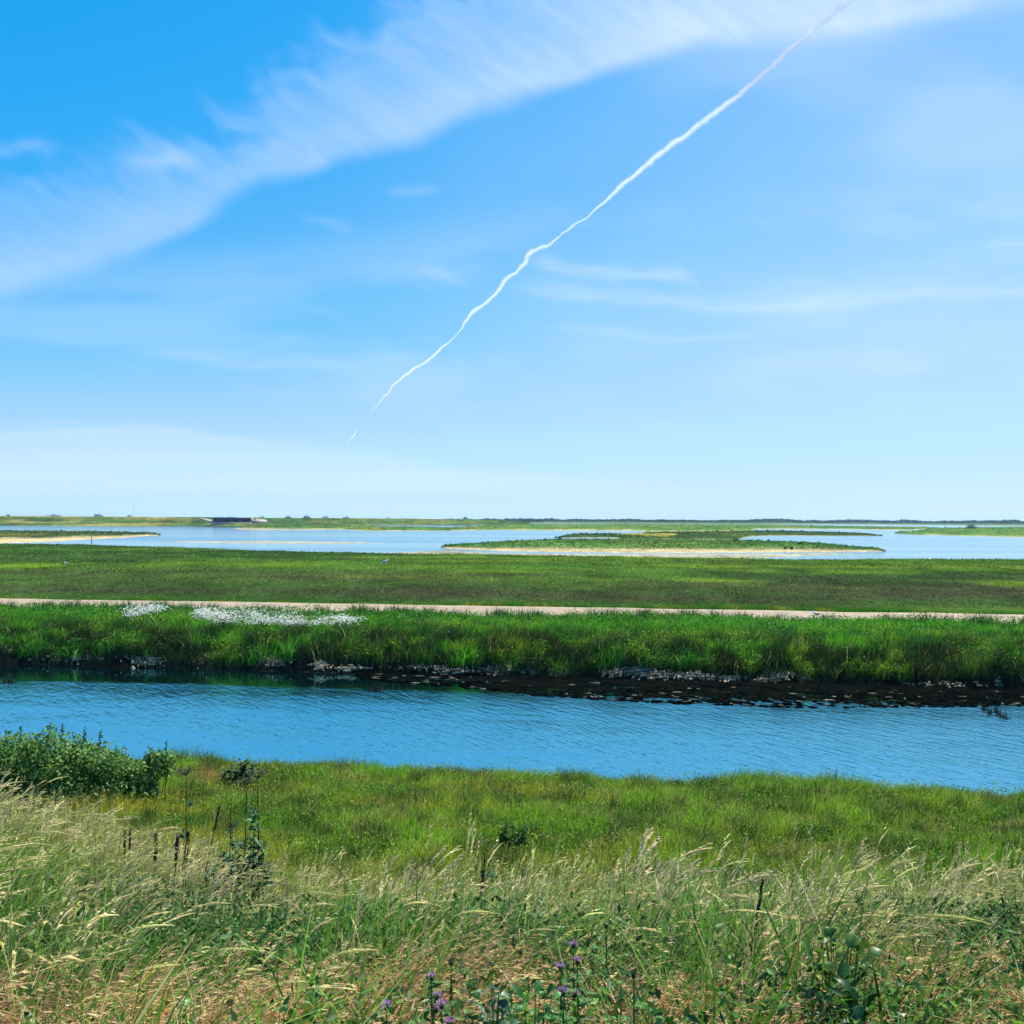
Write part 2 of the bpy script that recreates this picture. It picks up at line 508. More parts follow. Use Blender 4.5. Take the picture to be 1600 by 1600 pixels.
BARA = land('middle_marsh', [(380, 824.3), (560, 823.4), (620, 824.5), (700, 826.2), (742, 823.5), (800, 819.3), (1000, 819.5), (1200, 820.5), (1400, 824), (1462, 824.5)],
            [(380, 826.2), (530, 827), (570, 829.7), (700, 829.7), (742, 828.5), (800, 828.8), (1000, 830), (1020, 833.5), (1170, 831.5), (1182, 826.8), (1300, 827), (1420, 828.5), (1462, 824.8)], 1.4, sand=.06, green='md', yellow=.5, seed=61)
land('yellow_marsh', [(955, 838), (985, 835.5), (1040, 835), (1060, 837)], [(955, 838.6), (985, 841), (1040, 841), (1060, 838)], 1.1, sand=.01, green='yl', yellow=1, seed=63)
land('mud_bar', [(255, 846.5), (330, 845.8), (420, 845.6), (560, 847), (600, 848.2)],
     [(255, 847), (330, 848.6), (450, 849.6), (560, 849.4), (600, 848.8)], .22, sand=2, seed=67)
land('mud_flat', [(560, 866.5), (700, 860), (760, 864.2), (900, 866), (1200, 866), (1300, 864.2), (1340, 864.5)],
     [(560, 867), (700, 866), (800, 868.4), (900, 870.2), (1000, 871.6), (1200, 872.2), (1300, 867), (1340, 865)], .2, sand=2, seed=68)
land('sand_bar', [(360, 825.4), (400, 824.6), (480, 825), (532, 827.2)],
     [(360, 826.2), (400, 829), (480, 828.8), (532, 828)], .22, sand=2, seed=69)

# far sea bank (left) : a long flood embankment
px = np.arange(-600, 830, 3.0)
A = on_plane(px, np.interp(px, [-600, 0, 300, 370, 560, 585, 742, 800, 830], [820, 821, 822.3, 823.5, 822.5, 820.8, 820.8, 820.5, 820.5]), .8)
K = 14
prof_t = np.linspace(0, 1, K)
prof_z = np.interp(prof_t, [0, .04, .35, .5, .8, 1], [0, .12, .35, .97, 1.0, .9])
crest = np.interp(px, [-600, 0, 300, 640, 780, 830], [9.0, 8.55, 8.3, 7.9, 7.0, 3.5]) + (fbm(px / 25, px * 0, 3, 71) - .5) * .5
dirs = A[:, :2] / np.linalg.norm(A[:, :2], axis=1)[:, None]
P = np.zeros((K, len(px), 3))
for k_ in range(K):
    P[k_, :, :2] = A[:, :2] + dirs * prof_t[k_] * 90
    P[k_, :, 2] = .7 + prof_z[k_] * (crest - .7) + (fbm(px / 8, px * 0 + k_, 2, 72) - .5) * .3
c = mixc(GREENS['dk'], GREENS['md'], ss(.3, .7, fbm(P[..., 0] / 25, P[..., 1] / 9 + P[..., 2], 3, 73)))
ye = ss(.42, .62, fbm(P[..., 0] / 45, P[..., 2] * .8, 3, 74)) * np.interp(px, [-100, 40, 250, 330, 800], [.2, .9, .7, .35, .3])[None]
c = mixc(c, (.20, .18, .05), ye)
i = np.arange(K * len(px)).reshape(K, len(px))
Q = np.stack([i[:-1, :-1], i[:-1, 1:], i[1:, 1:], i[1:, :-1]], -1).reshape(-1, 4)
tag(obj('flood_embankment', mk_mesh('flood_embankment', P.reshape(-1, 3), Q, col=c.reshape(-1, 3), smooth=True), M_ground), kind='structure')


# ------------------------------------------------------------------ boxes
def box_arrays(cx, cy, cz, sx, sy, sz, rot=0.0, shear=0.0):
    v = np.array([[a, b, c_] for a in (-.5, .5) for b in (-.5, .5) for c_ in (-.5, .5)]) * (sx, sy, sz)
    v[:, 0] += shear * v[:, 2]
    cr, sr = math.cos(rot), math.sin(rot)
    v = np.stack([v[:, 0] * cr - v[:, 1] * sr, v[:, 0] * sr + v[:, 1] * cr, v[:, 2]], -1) + (cx, cy, cz)
    q = [[0, 1, 3, 2], [4, 6, 7, 5], [0, 4, 5, 1], [2, 3, 7, 6], [0, 2, 6, 4], [1, 5, 7, 3]]
    return v, q


def box_obj(name, parent, mat, *b, **kw):
    bf = Buf(); v, q = box_arrays(*b, **kw); bf.add(v, q)
    me = bf.mesh(name)
    o = obj(name, me, mat, parent)
    return o


# sluice in the far bank
M_conc = plain_mat('pale_concrete', (.26, .235, .20), .9, .8, .15)
M_gate = plain_mat('dark_blue_gate', (.012, .016, .045), .6, .5, .3)
M_rail = plain_mat('galvanised_rail', (.5, .52, .55), .5, 1, .1)
SD = 822.0
s0 = at_dist(363, 816, SD)
slu = empty('tidal_sluice', (s0[0], SD, 4.2), 'row of dark sluice gates between pale wing walls in the far embankment', 'sluice')
mpp = SD / F
W_ = 58 * mpp
sy_top = 3.6
box_obj('headwall', slu, M_conc, 0, 3.2, .6, W_ + 1.2, 4.8, 7.0)
box_obj('sill', slu, M_conc, 0, -1.6, -1.4, W_ + 1.2, 4, 3.1)
box_obj('walkway', slu, M_rail, 0, -.4, 3.75, W_ + 1.6, 1.8, .18)
ng = 8
gw = W_ / ng
for k_ in range(ng):
    gx = -W_ / 2 + gw * (k_ + .5)
    gt = box_obj('gate', slu, M_gate, gx, 0, 1.85, gw - .5, .5, 3.4)
    box_obj('lifting_stem', gt, M_gate, gx, -.35, 3.5, .15, .15, 1.2)
for k_ in range(ng + 1):
    gx = -W_ / 2 + gw * k_
    box_obj('pier', slu, M_gate if k_ % 2 else plain_mat('grey_pier', (.10, .12, .18), .8), gx, -.3, 1.9, .28, 1.5, 3.5)
box_obj('control_box', slu, M_rail, 0, -.9, 4.2, 6.5, .6, .6)
for s_ in (-1, 1):
    bf = Buf()
    x0 = s_ * (W_ / 2 + .7); x1 = s_ * (W_ / 2 + 12.5)
    if s_ < 0:
        v = [(x0, -2, -.5), (x0, -2, .3), (x1, 3, 3.3), (x1, 3, 2.6), (x0, 2, -.5), (x0, 2, 1.6), (x1, 6, 3.8), (x1, 6, 2.6)]
    else:
        v = [(x0, -2, -.5), (x0, -2, .6), (x1, 2, .6), (x1, 2, -.4), (x0 + 3, 4, 2.0), (x0 + 3, 4.5, 3.1), (x1 - 2.5, 6, 2.4), (x1, 6, 1)]
    bf.add(v, [[0, 1, 2, 3], [4, 7, 6, 5], [1, 5, 6, 2], [0, 4, 5, 1], [3, 2, 6, 7], [0, 3, 7, 4]])
    obj('wing_wall', bf.mesh('wing_wall'), M_conc, slu)


# ------------------------------------------------------------------ distant trees
def crown_arrays(r, lobes, n, leaf, base, r2=None):
    """lumpy crown: many leaf clumps scattered through lobes. lobes: (x,y,z,rx,rz)"""
    bf = Buf()
    lobes = np.array(lobes, float)
    w = lobes[:, 3] ** 2; pick = r.choice(len(lobes), n, p=w / w.sum())
    L_ = lobes[pick]
    d = unit(r.normal(0, 1, (n, 3)))
    rad = r.uniform(.55, 1.05, n) ** .6
    P = L_[:, :3] + d * np.stack([L_[:, 3], L_[:, 3], L_[:, 4]], -1) * rad[:, None]
    keep = P[:, 2] > 0
    P = P[keep]; d = d[keep]; m = len(P)
    D = unit(r.normal(0, 1, (m, 3)) + d * .4)
    Nn = unit(r.normal(0, .7, (m, 3)) + d)
    V_, T_ = leaf_quads(P, D, Nn, r.uniform(.7, 1.3, m) * leaf, r.uniform(.3, .5, m) * leaf)
    cc = np.asarray(base)[None] * r.uniform(.65, 1.4, (m, 1)) * (1 + r.normal(0, .08, (m, 3)))
    bf.add(V_, T=T_, col=np.repeat(cc, 4, 0))
    return bf


def tube(bf, pts, rad, col, k=6):
    pts = np.asarray(pts, float); rad = np.asarray(rad, float)
    n = len(pts)
    T_ = unit(np.gradient(pts, axis=0))
    ref = np.where(np.abs(T_[:, 2:3]) > .9, [[1., 0, 0]], [[0, 0, 1.]])
    A_ = unit(np.cross(T_, ref)); B_ = np.cross(T_, A_)
    a = np.linspace(0, 2 * math.pi, k, endpoint=False)
    V_ = pts[:, None] + (A_[:, None] * np.cos(a)[None, :, None] + B_[:, None] * np.sin(a)[None, :, None]) * rad[:, None, None]
    i = np.arange(n * k).reshape(n, k); j = np.roll(i, -1, 1)
    Q_ = np.stack([i[:-1], j[:-1], j[1:], i[1:]], -1).reshape(-1, 4)
    col = np.asarray(col)
    bf.add(V_.reshape(-1, 3), Q_, col=col if col.ndim == 1 else np.repeat(col, k, 0))


# px centre, px width, py top, distance, wording
TREES = [
    (84, 44, 803.2, 1150, 'long dark hedge on the skyline above the far bank at left', 'hedge'),
    (12, 8, 803.5, 1150, 'tiny bush on the skyline at the left edge of the view', 'bush'),
    (153, 18, 802.9, 1150, 'round-topped dark trees on the skyline right of the long hedge', 'trees'),
    (203, 8, 804.0, 1150, 'small bush on the far bank just left of the thin mast', 'bush'),
    (409, 9, 805.2, 1050, 'dark bush on the skyline directly right of the sluice', 'bush'),
    (450, 14, 806.2, 1150, 'low bush between the sluice and the dome-shaped bush', 'bush'),
    (479, 11, 804.0, 1150, 'dome-shaped dark bush on the skyline, tallest right of the sluice', 'bush'),
    (509, 20, 806.6, 1150, 'wide low thicket right of the dome-shaped bush', 'thicket'),
    (541, 12, 806.0, 1150, 'dark rounded bush right of the wide low thicket', 'bush'),
    (606, 10, 808.2, 1150, 'faint low bush near the end of the far bank', 'bush'),
    (630, 6, 808.4, 1150, 'very small bush at the far bank end', 'bush'),
    (727, 10, 807.6, 1500, 'pointed dark tree where the skyline wood begins', 'tree'),
    (760, 12, 809.2, 1500, 'low dark tree clump right of the pointed tree', 'trees'),
    (792, 12, 809.2, 1500, 'second low tree clump right of the pointed tree', 'trees'),
    (830, 40, 809.6, 2000, 'long low dark wood on the skyline near the centre', 'wood'),
    (1035, 30, 811.2, 2600, 'flat-topped blue-green wood right of centre on the skyline', 'wood'),
    (1068, 8, 811.5, 2600, 'small round tree beside the flat-topped wood', 'tree'),
    (1250, 10, 811.6, 2700, 'small blue-green tree at the left end of the right-hand tree line', 'tree'),
    (1298, 14, 811.6, 2700, 'rounded pair of trees in the right-hand tree line', 'trees'),
    (1383, 6, 811.6, 2700, 'single narrow tree rising from the right-hand tree line', 'tree'),
    (1430, 12, 812.0, 2700, 'broad low tree in the right-hand tree line', 'tree'),
    (1570, 22, 811.4, 2700, 'tallest blue-green wood of the skyline at far right', 'wood'),
    (1518, 14, 818.6, 900, 'dark round bush standing on the marsh right of the lagoon', 'bush'),
]
for k_, (cx, w, ty, D_, lab, cat) in enumerate(TREES):
    r = np.random.default_rng(100 + k_)
    m_ = D_ / F
    top = at_dist(cx, ty, D_)
    base_z = .9 if D_ != 900 else 1.4
    hh = top[2] - base_z
    loc = (top[0], D_, base_z)
    Wm = w * m_
    nl = max(3, int(Wm / (hh * .6)) + 2)
    lob = [(0, 0, hh * .62, min(Wm * .4, hh * .5), hh * .38)]
    for j in range(nl):
        xx = (j + .5) / nl - .5
        rr = hh * r.uniform(.24, .34)
        lob.append((xx * Wm, r.normal(0, hh * .15), hh * r.uniform(.5, .66) * (1 - .35 * abs(xx) * 2), rr, rr))
        lob.append((xx * Wm * .95, r.normal(0, hh * .15), hh * .25, rr, hh * .25))
    root = empty('distant_tree' if cat in ('tree', 'trees', 'wood') else 'distant_bush', loc, lab, cat, 'trees and bushes along the skyline')
    cr = crown_arrays(r, lob, int(300 + 14 * nl * 10), hh * .11, (.025, .055, .02))
    # solid mass of twigs and inner leaves
    obj('crown', cr.mesh('crown'), M_far, root)
    for j in range(max(1, nl // 2)):
        xx = ((j + .5) / max(1, nl // 2) - .5) * Wm * .7
        tb = Buf(); tube(tb, [(xx, 0, -.3), (xx + .2, 0, hh * .3), (xx, 0, hh * .6)], [hh * .04, hh * .03, hh * .015], (.06, .045, .03))
        obj('trunk', tb.mesh('trunk'), M_far, root)

# continuous far woodland
bf = Buf(); r = np.random.default_rng(5)
n = 26000
px = r.uniform(690, 2000, n)
prof = .35 + .75 * fbm(px / 22, px * 0, 4, 81) * np.interp(px, [690, 820, 1150, 1200, 1500, 1600, 2000], [.3, .8, .5, 1.15, 1.1, 1.6, 1.2])
D_ = r.uniform(2700, 3100, n)
hz = prof * 9.5 * r.uniform(0, 1, n) ** .7
p = at_dist(px, px * 0 + 811, D_)
P_ = np.stack([p[:, 0], D_, 1.2 + hz], -1)
V_, T_ = leaf_quads(P_, unit(r.normal(0, 1, (n, 3))), unit(r.normal(0, 1, (n, 3)) + (0, -.5, .6)), r.uniform(2.5, 5, n), r.uniform(1.2, 2.2, n))
bf.add(V_, T=T_, col=np.repeat(np.array([[.015, .045, .03]]) * r.uniform(.6, 1.5, (n, 1)), 4, 0))
tag(obj('far_woodland', bf.mesh('far_woodland'), M_far), 'continuous low wood along the horizon', kind='stuff')

# low bushes along the far bank crest and marsh tussocks
bf = Buf(); r = np.random.default_rng(6)
allP = []
for (PP, cc), dens in ((ISLE, 11000), (MARSH, 5000), (SPIT, 5000), (EAST, 3500), (BARA, 6000)):
    K, n_ = PP.shape[:2]
    a = r.integers(2, K - 2, dens); b = r.integers(0, n_ - 1, dens)
    q = PP[a, b] + (PP[a + 1, b] - PP[a, b]) * r.random((dens, 1)) + (PP[a, b + 1] - PP[a, b]) * r.random((dens, 1))
    s = q[:, 1] / 260
    hgt = r.uniform(.1, .32, dens) * np.sqrt(s) * (1 + 1.2 * (r.random(dens) < .04))
    cl = cc[a, b] * r.uniform(.9, 1.6, (dens, 1))
    blades(bf, q[:, 0], q[:, 1], hgt, hgt * r.uniform(.5, 1.3, dens), cl, cl * 1.2, .2, 1, r, z=q[:, 2] - .03)
tag(obj('marsh_tussocks', bf.mesh('marsh_tussocks'), M_grass), 'low tussocks on the islands and marsh in the lagoon', kind='stuff')

# individual bushes on the island and marsh
ISB = [(1251, 852, 8, 6.5, 'darkest upright bush on the right end of the island'),
       (1227, 857, 4, 4, 'left one of two tiny bushes in front of the island bush'),
       (1237, 857, 4, 4, 'right one of two tiny bushes in front of the island bush'),
       (875, 843, 4, 4.5, 'lone dark bush on the back shore of the island near centre'),
       (1150, 845, 10, 5, 'dark low bushy clump at the back of the island'),
       (1172, 846, 5, 4, 'small bush right of the dark clump behind the island'),
       (1283, 851, 22, 4, 'long dark low scrub on the back edge of the island tip')]
for k_, (cx, by, w, hpx, lab) in enumerate(ISB):
    r = np.random.default_rng(300 + k_)
    b0 = on_plane(cx, by, 1.3); m_ = b0[1] / F
    hh = hpx * m_; Wm = w * m_
    root = empty('island_bush', tuple(b0 - (0, 0, .2)), lab, 'bush', 'bushes on the lagoon island')
    lob = [(x_, 0, hh * z_, max(Wm * .3, .2), hh * .4) for x_, z_ in ((0, .62), (-Wm * .3, .4), (Wm * .3, .42))]
    obj('foliage', crown_arrays(r, lob, 260, hh * .22, (.03, .06, .02)).mesh('foliage'), M_far, root)
    tb = Buf(); tube(tb, [(0, 0, -.1), (.03, 0, hh * .6)], [.05, .02], (.06, .05, .03)); obj('stem', tb.mesh('stem'), M_far, root)

# post in the left spit, mast on the skyline
M_wood = plain_mat('weathered_wood', (.10, .08, .06), .9, 5, .3)
b0 = on_plane(143, 852, .8)
bf = Buf(); tube(bf, [(0, 0, -.3), (.03, 0, 1.9)], [.11, .1], (1, 1, 1), 8); bf.add(*box_arrays(0, 0, 1.95, .24, .24, .12))
tag(obj('marker_post', bf.mesh('marker_post'), M_wood, loc=tuple(b0)), 'thin dark wooden post in the water beside the left spit', 'post')
b0 = at_dist(209, 806, 1300)
bf = Buf(); tube(bf, [(0, 0, -6), (-.3, 0, 14.5)], [.3, .12], (1, 1, 1), 6)
for z_ in (5, 9, 13): bf.add(*box_arrays(-.1, 0, z_, 1.1, .12, .12))
tag(obj('lattice_mast', bf.mesh('lattice_mast'), plain_mat('mast_grey', (.35, .37, .4), .6), loc=tuple(b0)), 'hair-thin grey mast rising above the far bank at left', 'mast')

# ------------------------------------------------------------------ field beyond the track
r = np.random.default_rng(12)
bf = Buf()
n = 210000
x, y = wedge(n, 77, 290, .60, 6, r)
# denser near
keep = (r.random(n) < np.clip(95 / y, .35, 1)); x = x[keep]; y = y[keep]
yp = skew(x, y)
keep = (np.abs(yp - TR_Y0) > 2.9) & (y < lag_edge(x, y) + 1.0); x = x[keep]; y = y[keep]; yp = yp[keep]
n = len(x)
base = ground_col(x, y)
f1 = fbm(x / 9, y / 5, 3, 33)
c0 = mixc(base, (.05, .17, .015), ss(.45, .6, f1) * .7)
c0 = mixc(c0, (.04, .045, .025), ss(.52, .66, fbm(x / 26, y / 7, 4, 34)) * .75)
c0 = mixc(c0, (.16, .20, .04), ss(.60, .70, fbm(x / 34, y / 9, 4, 36)) * .7)
c0 = mixc(c0, (.05, .17, .012), ss(84, 77, yp) * .8)
spk = r.random(n)
c0 = np.where(((spk > .93) & (yp < 130))[:, None], np.array([[.11, .12, .07]]), c0)
c0 = c0 * r.uniform(.72, 1.3, (n, 1))
sc_ = np.sqrt(y / 80)
c0 = c0 * np.array([[1.3, 1.45, 1.1]]) * (.55 + .9 * ss(.3, .7, fbm(x / 3.2, y / 6, 3, 45)))[:, None]
c0 = mixc(c0, (.19, .30, .02), np.clip(stripes(x, y), 0, 1) * .9)
hgt = r.uniform(.08, .26, n) * sc_ * np.where(yp < 78, .7, 1)
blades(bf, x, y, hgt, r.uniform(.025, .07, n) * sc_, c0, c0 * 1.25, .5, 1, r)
tag(obj('field_grass', bf.mesh('field_grass'), M_grass), 'rough dark green pasture between the track and the lagoon', kind='stuff')

# ------------------------------------------------------------------ far bank grass
r = np.random.default_rng(13)
bf = Buf()
n = 230000
yp = r.uniform(52.3, 69.0, n); x = r.uniform(-1, 1, n) * (yp * .6 + 3); y = yp - .13 * x
px_ = 800 + F * x / y
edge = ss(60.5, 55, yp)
f1 = fbm(x / 3.5, y / 2.2, 3, 35); f2 = fbm(x / 1.1, y / .8, 3, 36)
c0 = mixc((.035, .16, .010), (.085, .33, .014), ss(.35, .65, f1))
blu = ss(.55, .7, fbm(x / 6, y / 3, 3, 37)) * ss(61, 66, yp)
c0 = mixc(c0, (.03, .13, .045), blu * .8)
yel = ss(.5, .62, fbm(x / 4, y / 1.8, 3, 38)) * ss(63, 58, yp) * np.interp(px_, [500, 620, 1600], [.15, .75, .45])
c0 = mixc(c0, (.20, .24, .015), yel * .8)
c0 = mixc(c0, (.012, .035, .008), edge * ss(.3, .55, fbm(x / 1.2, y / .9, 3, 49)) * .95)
dead = r.random(n) < .05
c0 = np.where(dead[:, None], np.array([[.30, .27, .10]]), c0)
dkc = ss(.62, .72, f2)
c0 = mixc(c0, (.018, .05, .01), dkc * .8)
c0 *= r.uniform(.6, 1.45, (n, 1))
clump = fbm(x / .9, y / .9, 2, 46)
hgt = r.uniform(.16, .5, n) * (.35 + 1.5 * clump) * (.75 + .6 * f1) * np.where(yp > 67, .75, 1) * (1 + .7 * edge)
hgt *= np.where(yp > 67.6, .5, 1)
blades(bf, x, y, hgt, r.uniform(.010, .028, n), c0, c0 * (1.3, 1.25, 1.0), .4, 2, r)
n = 170000
yp = 52.5 + 15.5 * r.random(n) ** 1.5; x = r.uniform(-1, 1, n) * (yp * .6 + 3); y = yp - .13 * x
cl = fbm(x / .8, y / .8, 2, 46)
keep = cl + r.uniform(-.12, .12, n) > .48; x = x[keep]; y = y[keep]; yp = yp[keep]; cl = cl[keep]; n = len(x)
P_ = np.stack([x, y, H(x, y) + r.uniform(.1, .5, n) * (.4 + 1.2 * cl)], -1)
V_, T_ = leaf_quads(P_, unit(r.normal(0, 1, (n, 3)) + (0, 0, .3)), unit(r.normal(0, .8, (n, 3)) + (0, -.2, .5)), r.uniform(.07, .2, n), r.uniform(.018, .045, n))
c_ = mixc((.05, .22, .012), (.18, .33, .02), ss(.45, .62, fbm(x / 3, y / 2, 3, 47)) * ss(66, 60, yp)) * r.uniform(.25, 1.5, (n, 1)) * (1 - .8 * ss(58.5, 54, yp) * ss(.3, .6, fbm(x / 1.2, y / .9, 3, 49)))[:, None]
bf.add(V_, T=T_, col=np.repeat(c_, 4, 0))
# taller dark weeds beside the track and on the bank
n = 9000
cl = r.integers(0, 130, n)
cxs = r.uniform(-38, 38, 130); cyp = np.where(r.random(130) < .5, r.uniform(66.0, 68.6, 130), r.uniform(55, 60, 130))
x = cxs[cl] + r.normal(0, .35, n); y = cyp[cl] - .13 * x + r.normal(0, .25, n)
c0 = np.array([[.022, .065, .02]]) * r.uniform(.5, 1.6, (n, 1))
blades(bf, x, y, r.uniform(.4, .95, n), r.uniform(.012, .03, n), c0, c0 * 1.3, .25, 2, r)
# dark ragged stems and roots along the foot of the bank
n = 30000
yp = 51.9 + 2.6 * r.random(n) ** 1.3; x = r.uniform(-1, 1, n) * 36; y = yp - .13 * x
k_ = fbm(x / .6, y / .6, 2, 48) + r.uniform(-.15, .15, n) > .42
x = x[k_]; y = y[k_]; n = len(x)
c0 = np.array([[.008, .014, .007]]) * r.uniform(.5, 2.2, (n, 1))
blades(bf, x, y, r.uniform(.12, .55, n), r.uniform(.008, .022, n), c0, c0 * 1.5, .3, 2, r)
# grass fringing the far side of the track
n = 16000
x = r.uniform(-48, 48, n); y = TR_Y0 + 3.0 + np.abs(r.normal(0, .8, n)) - .13 * x
c0 = mixc((.05, .18, .012), (.17, .22, .02), ss(.4, .7, fbm(x / 1.6, y * 0, 3, 39))) * r.uniform(.6, 1.4, (n, 1))
blades(bf, x, y, r.uniform(.12, .3, n), r.uniform(.02, .05, n), c0, c0 * 1.2, .35, 1, r)
tag(obj('far_bank_grass', bf.mesh('far_bank_grass'), M_grass), 'bright green grass on the bank between the channel and the track', kind='stuff')

# white flowers on the far bank
r = np.random.default_rng(14)


def flower_patch(name, lab, rows_, n):
    bf = Buf()
    k_ = r.integers(0, len(rows_), n)
    R = np.array(rows_, float)[k_]
    px = R[:, 0] + r.normal(0, 1, n) * R[:, 2]; py = R[:, 1] + r.normal(0, 1, n) * R[:, 3]
    p = on_plane(px, py, 2.0)
    # keep to natural clusters
    keep = vn(p[:, 0] * 2.3, p[:, 1] * 1.2, 77) + r.uniform(-.25, .25, n) > .42
    keep &= skew(p[:, 0], p[:, 1]) > 56.5
    p = p[keep]; m = len(p)
    zt = H(p[:, 0], p[:, 1]) + r.uniform(.5, .8, m)
    p[:, 2] = zt
    for q in range(3):
        o_ = r.normal(0, .035, (m, 3)) * (1, 1, .4)
        V_, T_ = leaf_quads(p + o_, unit(r.normal(0, 1, (m, 3)) * (1, 1, .3)), unit(r.normal(0, .35, (m, 3)) + (0, -.55, .8)), r.uniform(.05, .1, m), r.uniform(.022, .045, m))
        bf.add(V_, T=T_, col=np.repeat(np.array([[.78, .80, .72]]) * r.uniform(.8, 1.1, (m, 1)), 4, 0))
    # stems
    P3 = np.stack([p - np.array([0, 0, 1]) * (zt - H(p[:, 0], p[:, 1]))[:, None], p], 1)
    c_ = np.tile([[.04, .13, .015]], (m, 1))
    V_, Q_, cc = ribbons(P3, np.tile([[1., 0, 0]], (m, 1)), np.full((m, 2), .006), c_, c_)
    bf.add(V_, Q_, col=cc)
    tag(obj(name, bf.mesh(name), M_leaf), lab, kind='stuff')


flower_patch('white_flower_patch', 'small patch of white flowers near the track at left',
             [(225, 957, 13, 3), (240, 956, 12, 2.5), (208, 962, 7, 2)], 800)
flower_patch('white_flower_drift', 'long drift of white flowers on the far bank',
             [(325, 963, 12, 3.5), (345, 966, 16, 5), (385, 967, 22, 6), (420, 970, 24, 6), (455, 973, 22, 5.5), (500, 972, 20, 3.5), (538, 970, 12, 2), (400, 980, 35, 8), (440, 985, 30, 6)], 5200)

# ------------------------------------------------------------------ pale clay on the foot of the far bank
M_clay = plain_mat('pale_clay', (.38, .29, .17), .95, 4, .45, .5)
r = np.random.default_rng(15)
bf = Buf()
_ico_v = []; 
phi = (1 + 5 ** .5) / 2
ICO = unit(np.array([(-1, phi, 0), (1, phi, 0), (-1, -phi, 0), (1, -phi, 0), (0, -1, phi), (0, 1, phi), (0, -1, -phi), (0, 1, -phi), (phi, 0, -1), (phi, 0, 1), (-phi, 0, -1), (-phi, 0, 1)], float))
ICOF = np.array([(0, 11, 5), (0, 5, 1), (0, 1, 7), (0, 7, 10), (0, 10, 11), (1, 5, 9), (5, 11, 4), (11, 10, 2), (10, 7, 6), (7, 1, 8), (3, 9, 4), (3, 4, 2), (3, 2, 6), (3, 6, 8), (3, 8, 9), (4, 9, 5), (2, 4, 11), (6, 2, 10), (8, 6, 7), (9, 8, 1)])


def lumps(bf, P, S, r, col, jit=.25):
    n = len(P)
    V_ = ICO[None] * (1 + r.normal(0, jit, (n, 12, 1))) * S[:, None] + P[:, None]
    T_ = (ICOF[None] + (np.arange(n) * 12)[:, None, None]).reshape(-1, 3)
    bf.add(V_.reshape(-1, 3), T=T_, col=np.repeat(col, 12, 0))


CLAY = [(230, 1032, 25, 9, 60), (320, 1034, 12, 5, 20), (110, 1030, 50, 6, 26), (12, 1016, 10, 5, 10), (430, 1036, 22, 6, 36), (500, 1041, 12, 6, 20), (545, 1047, 25, 2.5, 36),
        (690, 1048, 10, 5, 14), (715, 1051, 20, 3, 24), (780, 1048, 26, 6, 60), (830, 1044, 18, 8, 46), (870, 1052, 16, 5, 10), (960, 1052, 20, 7, 30), (1000, 1051, 18, 7, 60),
        (1030, 1058, 22, 4, 50), (1075, 1057, 20, 4, 50), (1110, 1060, 14, 4, 24), (1140, 1063, 18, 3, 26), (1215, 1057, 20, 6, 60), (1255, 1060, 8, 4, 14), (1190, 1065, 16, 3, 20), (1480, 1072, 60, 2.5, 12), (1560, 1068, 4, 5, 8), (650, 1046, 40, 4, 12)]
for (cx, cy, sx, sy, n) in CLAY:
    n = int(n * 4)
    px = cx + r.normal(0, .55, n) * sx; py = cy + r.normal(0, .6, n) * sy
    # march down the ray to the bank
    d = ray(px, py); Yd = np.full(n, 44.)
    hit = np.full(n, np.nan)
    for s_ in range(90):
        yy = 44 + s_ * .15
        pz = CAM_Z + d[:, 2] * yy
        hh = H(d[:, 0] * yy, np.full(n, yy))
        new = np.isnan(hit) & (pz < hh + .02) & (hh > -.04)
        hit[new] = yy
    ok = ~np.isnan(hit)
    P_ = np.stack([d[ok, 0] * hit[ok], hit[ok] - .02, H(d[ok, 0] * hit[ok], hit[ok]) + .03], -1)
    m = len(P_)
    S_ = np.stack([r.uniform(.025, .10, m), r.uniform(.04, .12, m), r.uniform(.02, .10, m)], -1)
    lumps(bf, P_, S_, r, np.ones((m, 3)), .4)
tag(obj('pale_clay', bf.mesh('pale_clay'), M_clay), 'pale crumbled clay at the foot of the far bank', kind='stuff')

# dark mud shelf just breaking the surface
px = np.arange(480, 1900, 3.0); K = 22
lo = np.interp(px, [480, 700, 900, 1200, 1400, 1900], [1046, 1050, 1056, 1064, 1070, 1078])
hi = np.interp(px, [480, 620, 700, 830, 1000, 1250, 1500, 1700, 1900], [1050, 1062, 1072, 1087, 1097, 1108, 1106, 1100, 1096]) + (fbm(px / 30, px * 0, 4, 95) - .5) * 16
tt = np.linspace(0, 1, K)[:, None]
PX_ = np.repeat(px[None], K, 0); PY_ = lo[None] * (1 - tt) + hi[None] * tt
P = on_plane(PX_, PY_, 0.)
nz_ = fbm(P[..., 0] / .55, P[..., 1] / .4, 4, 96)
P[..., 2] = .16 * (nz_ - .52) + .06 * (1 - tt) ** 2 - .02 * ss(.6, 1, tt) - .2 * ss(.95, 1, tt)
P[..., 2] -= .2 * (ss(520, 480, PX_))
c = mixc((.0012, .0016, .0018), (.004, .005, .004), nz_)
i = np.arange(K * len(px)).reshape(K, len(px))
Q = np.stack([i[:-1, :-1], i[1:, :-1], i[1:, 1:], i[:-1, 1:]], -1).reshape(-1, 4)
tag(obj('mud_shelf', mk_mesh('mud_shelf', P.reshape(-1, 3), Q, col=c.reshape(-1, 3), smooth=True), M_ground), kind='structure')

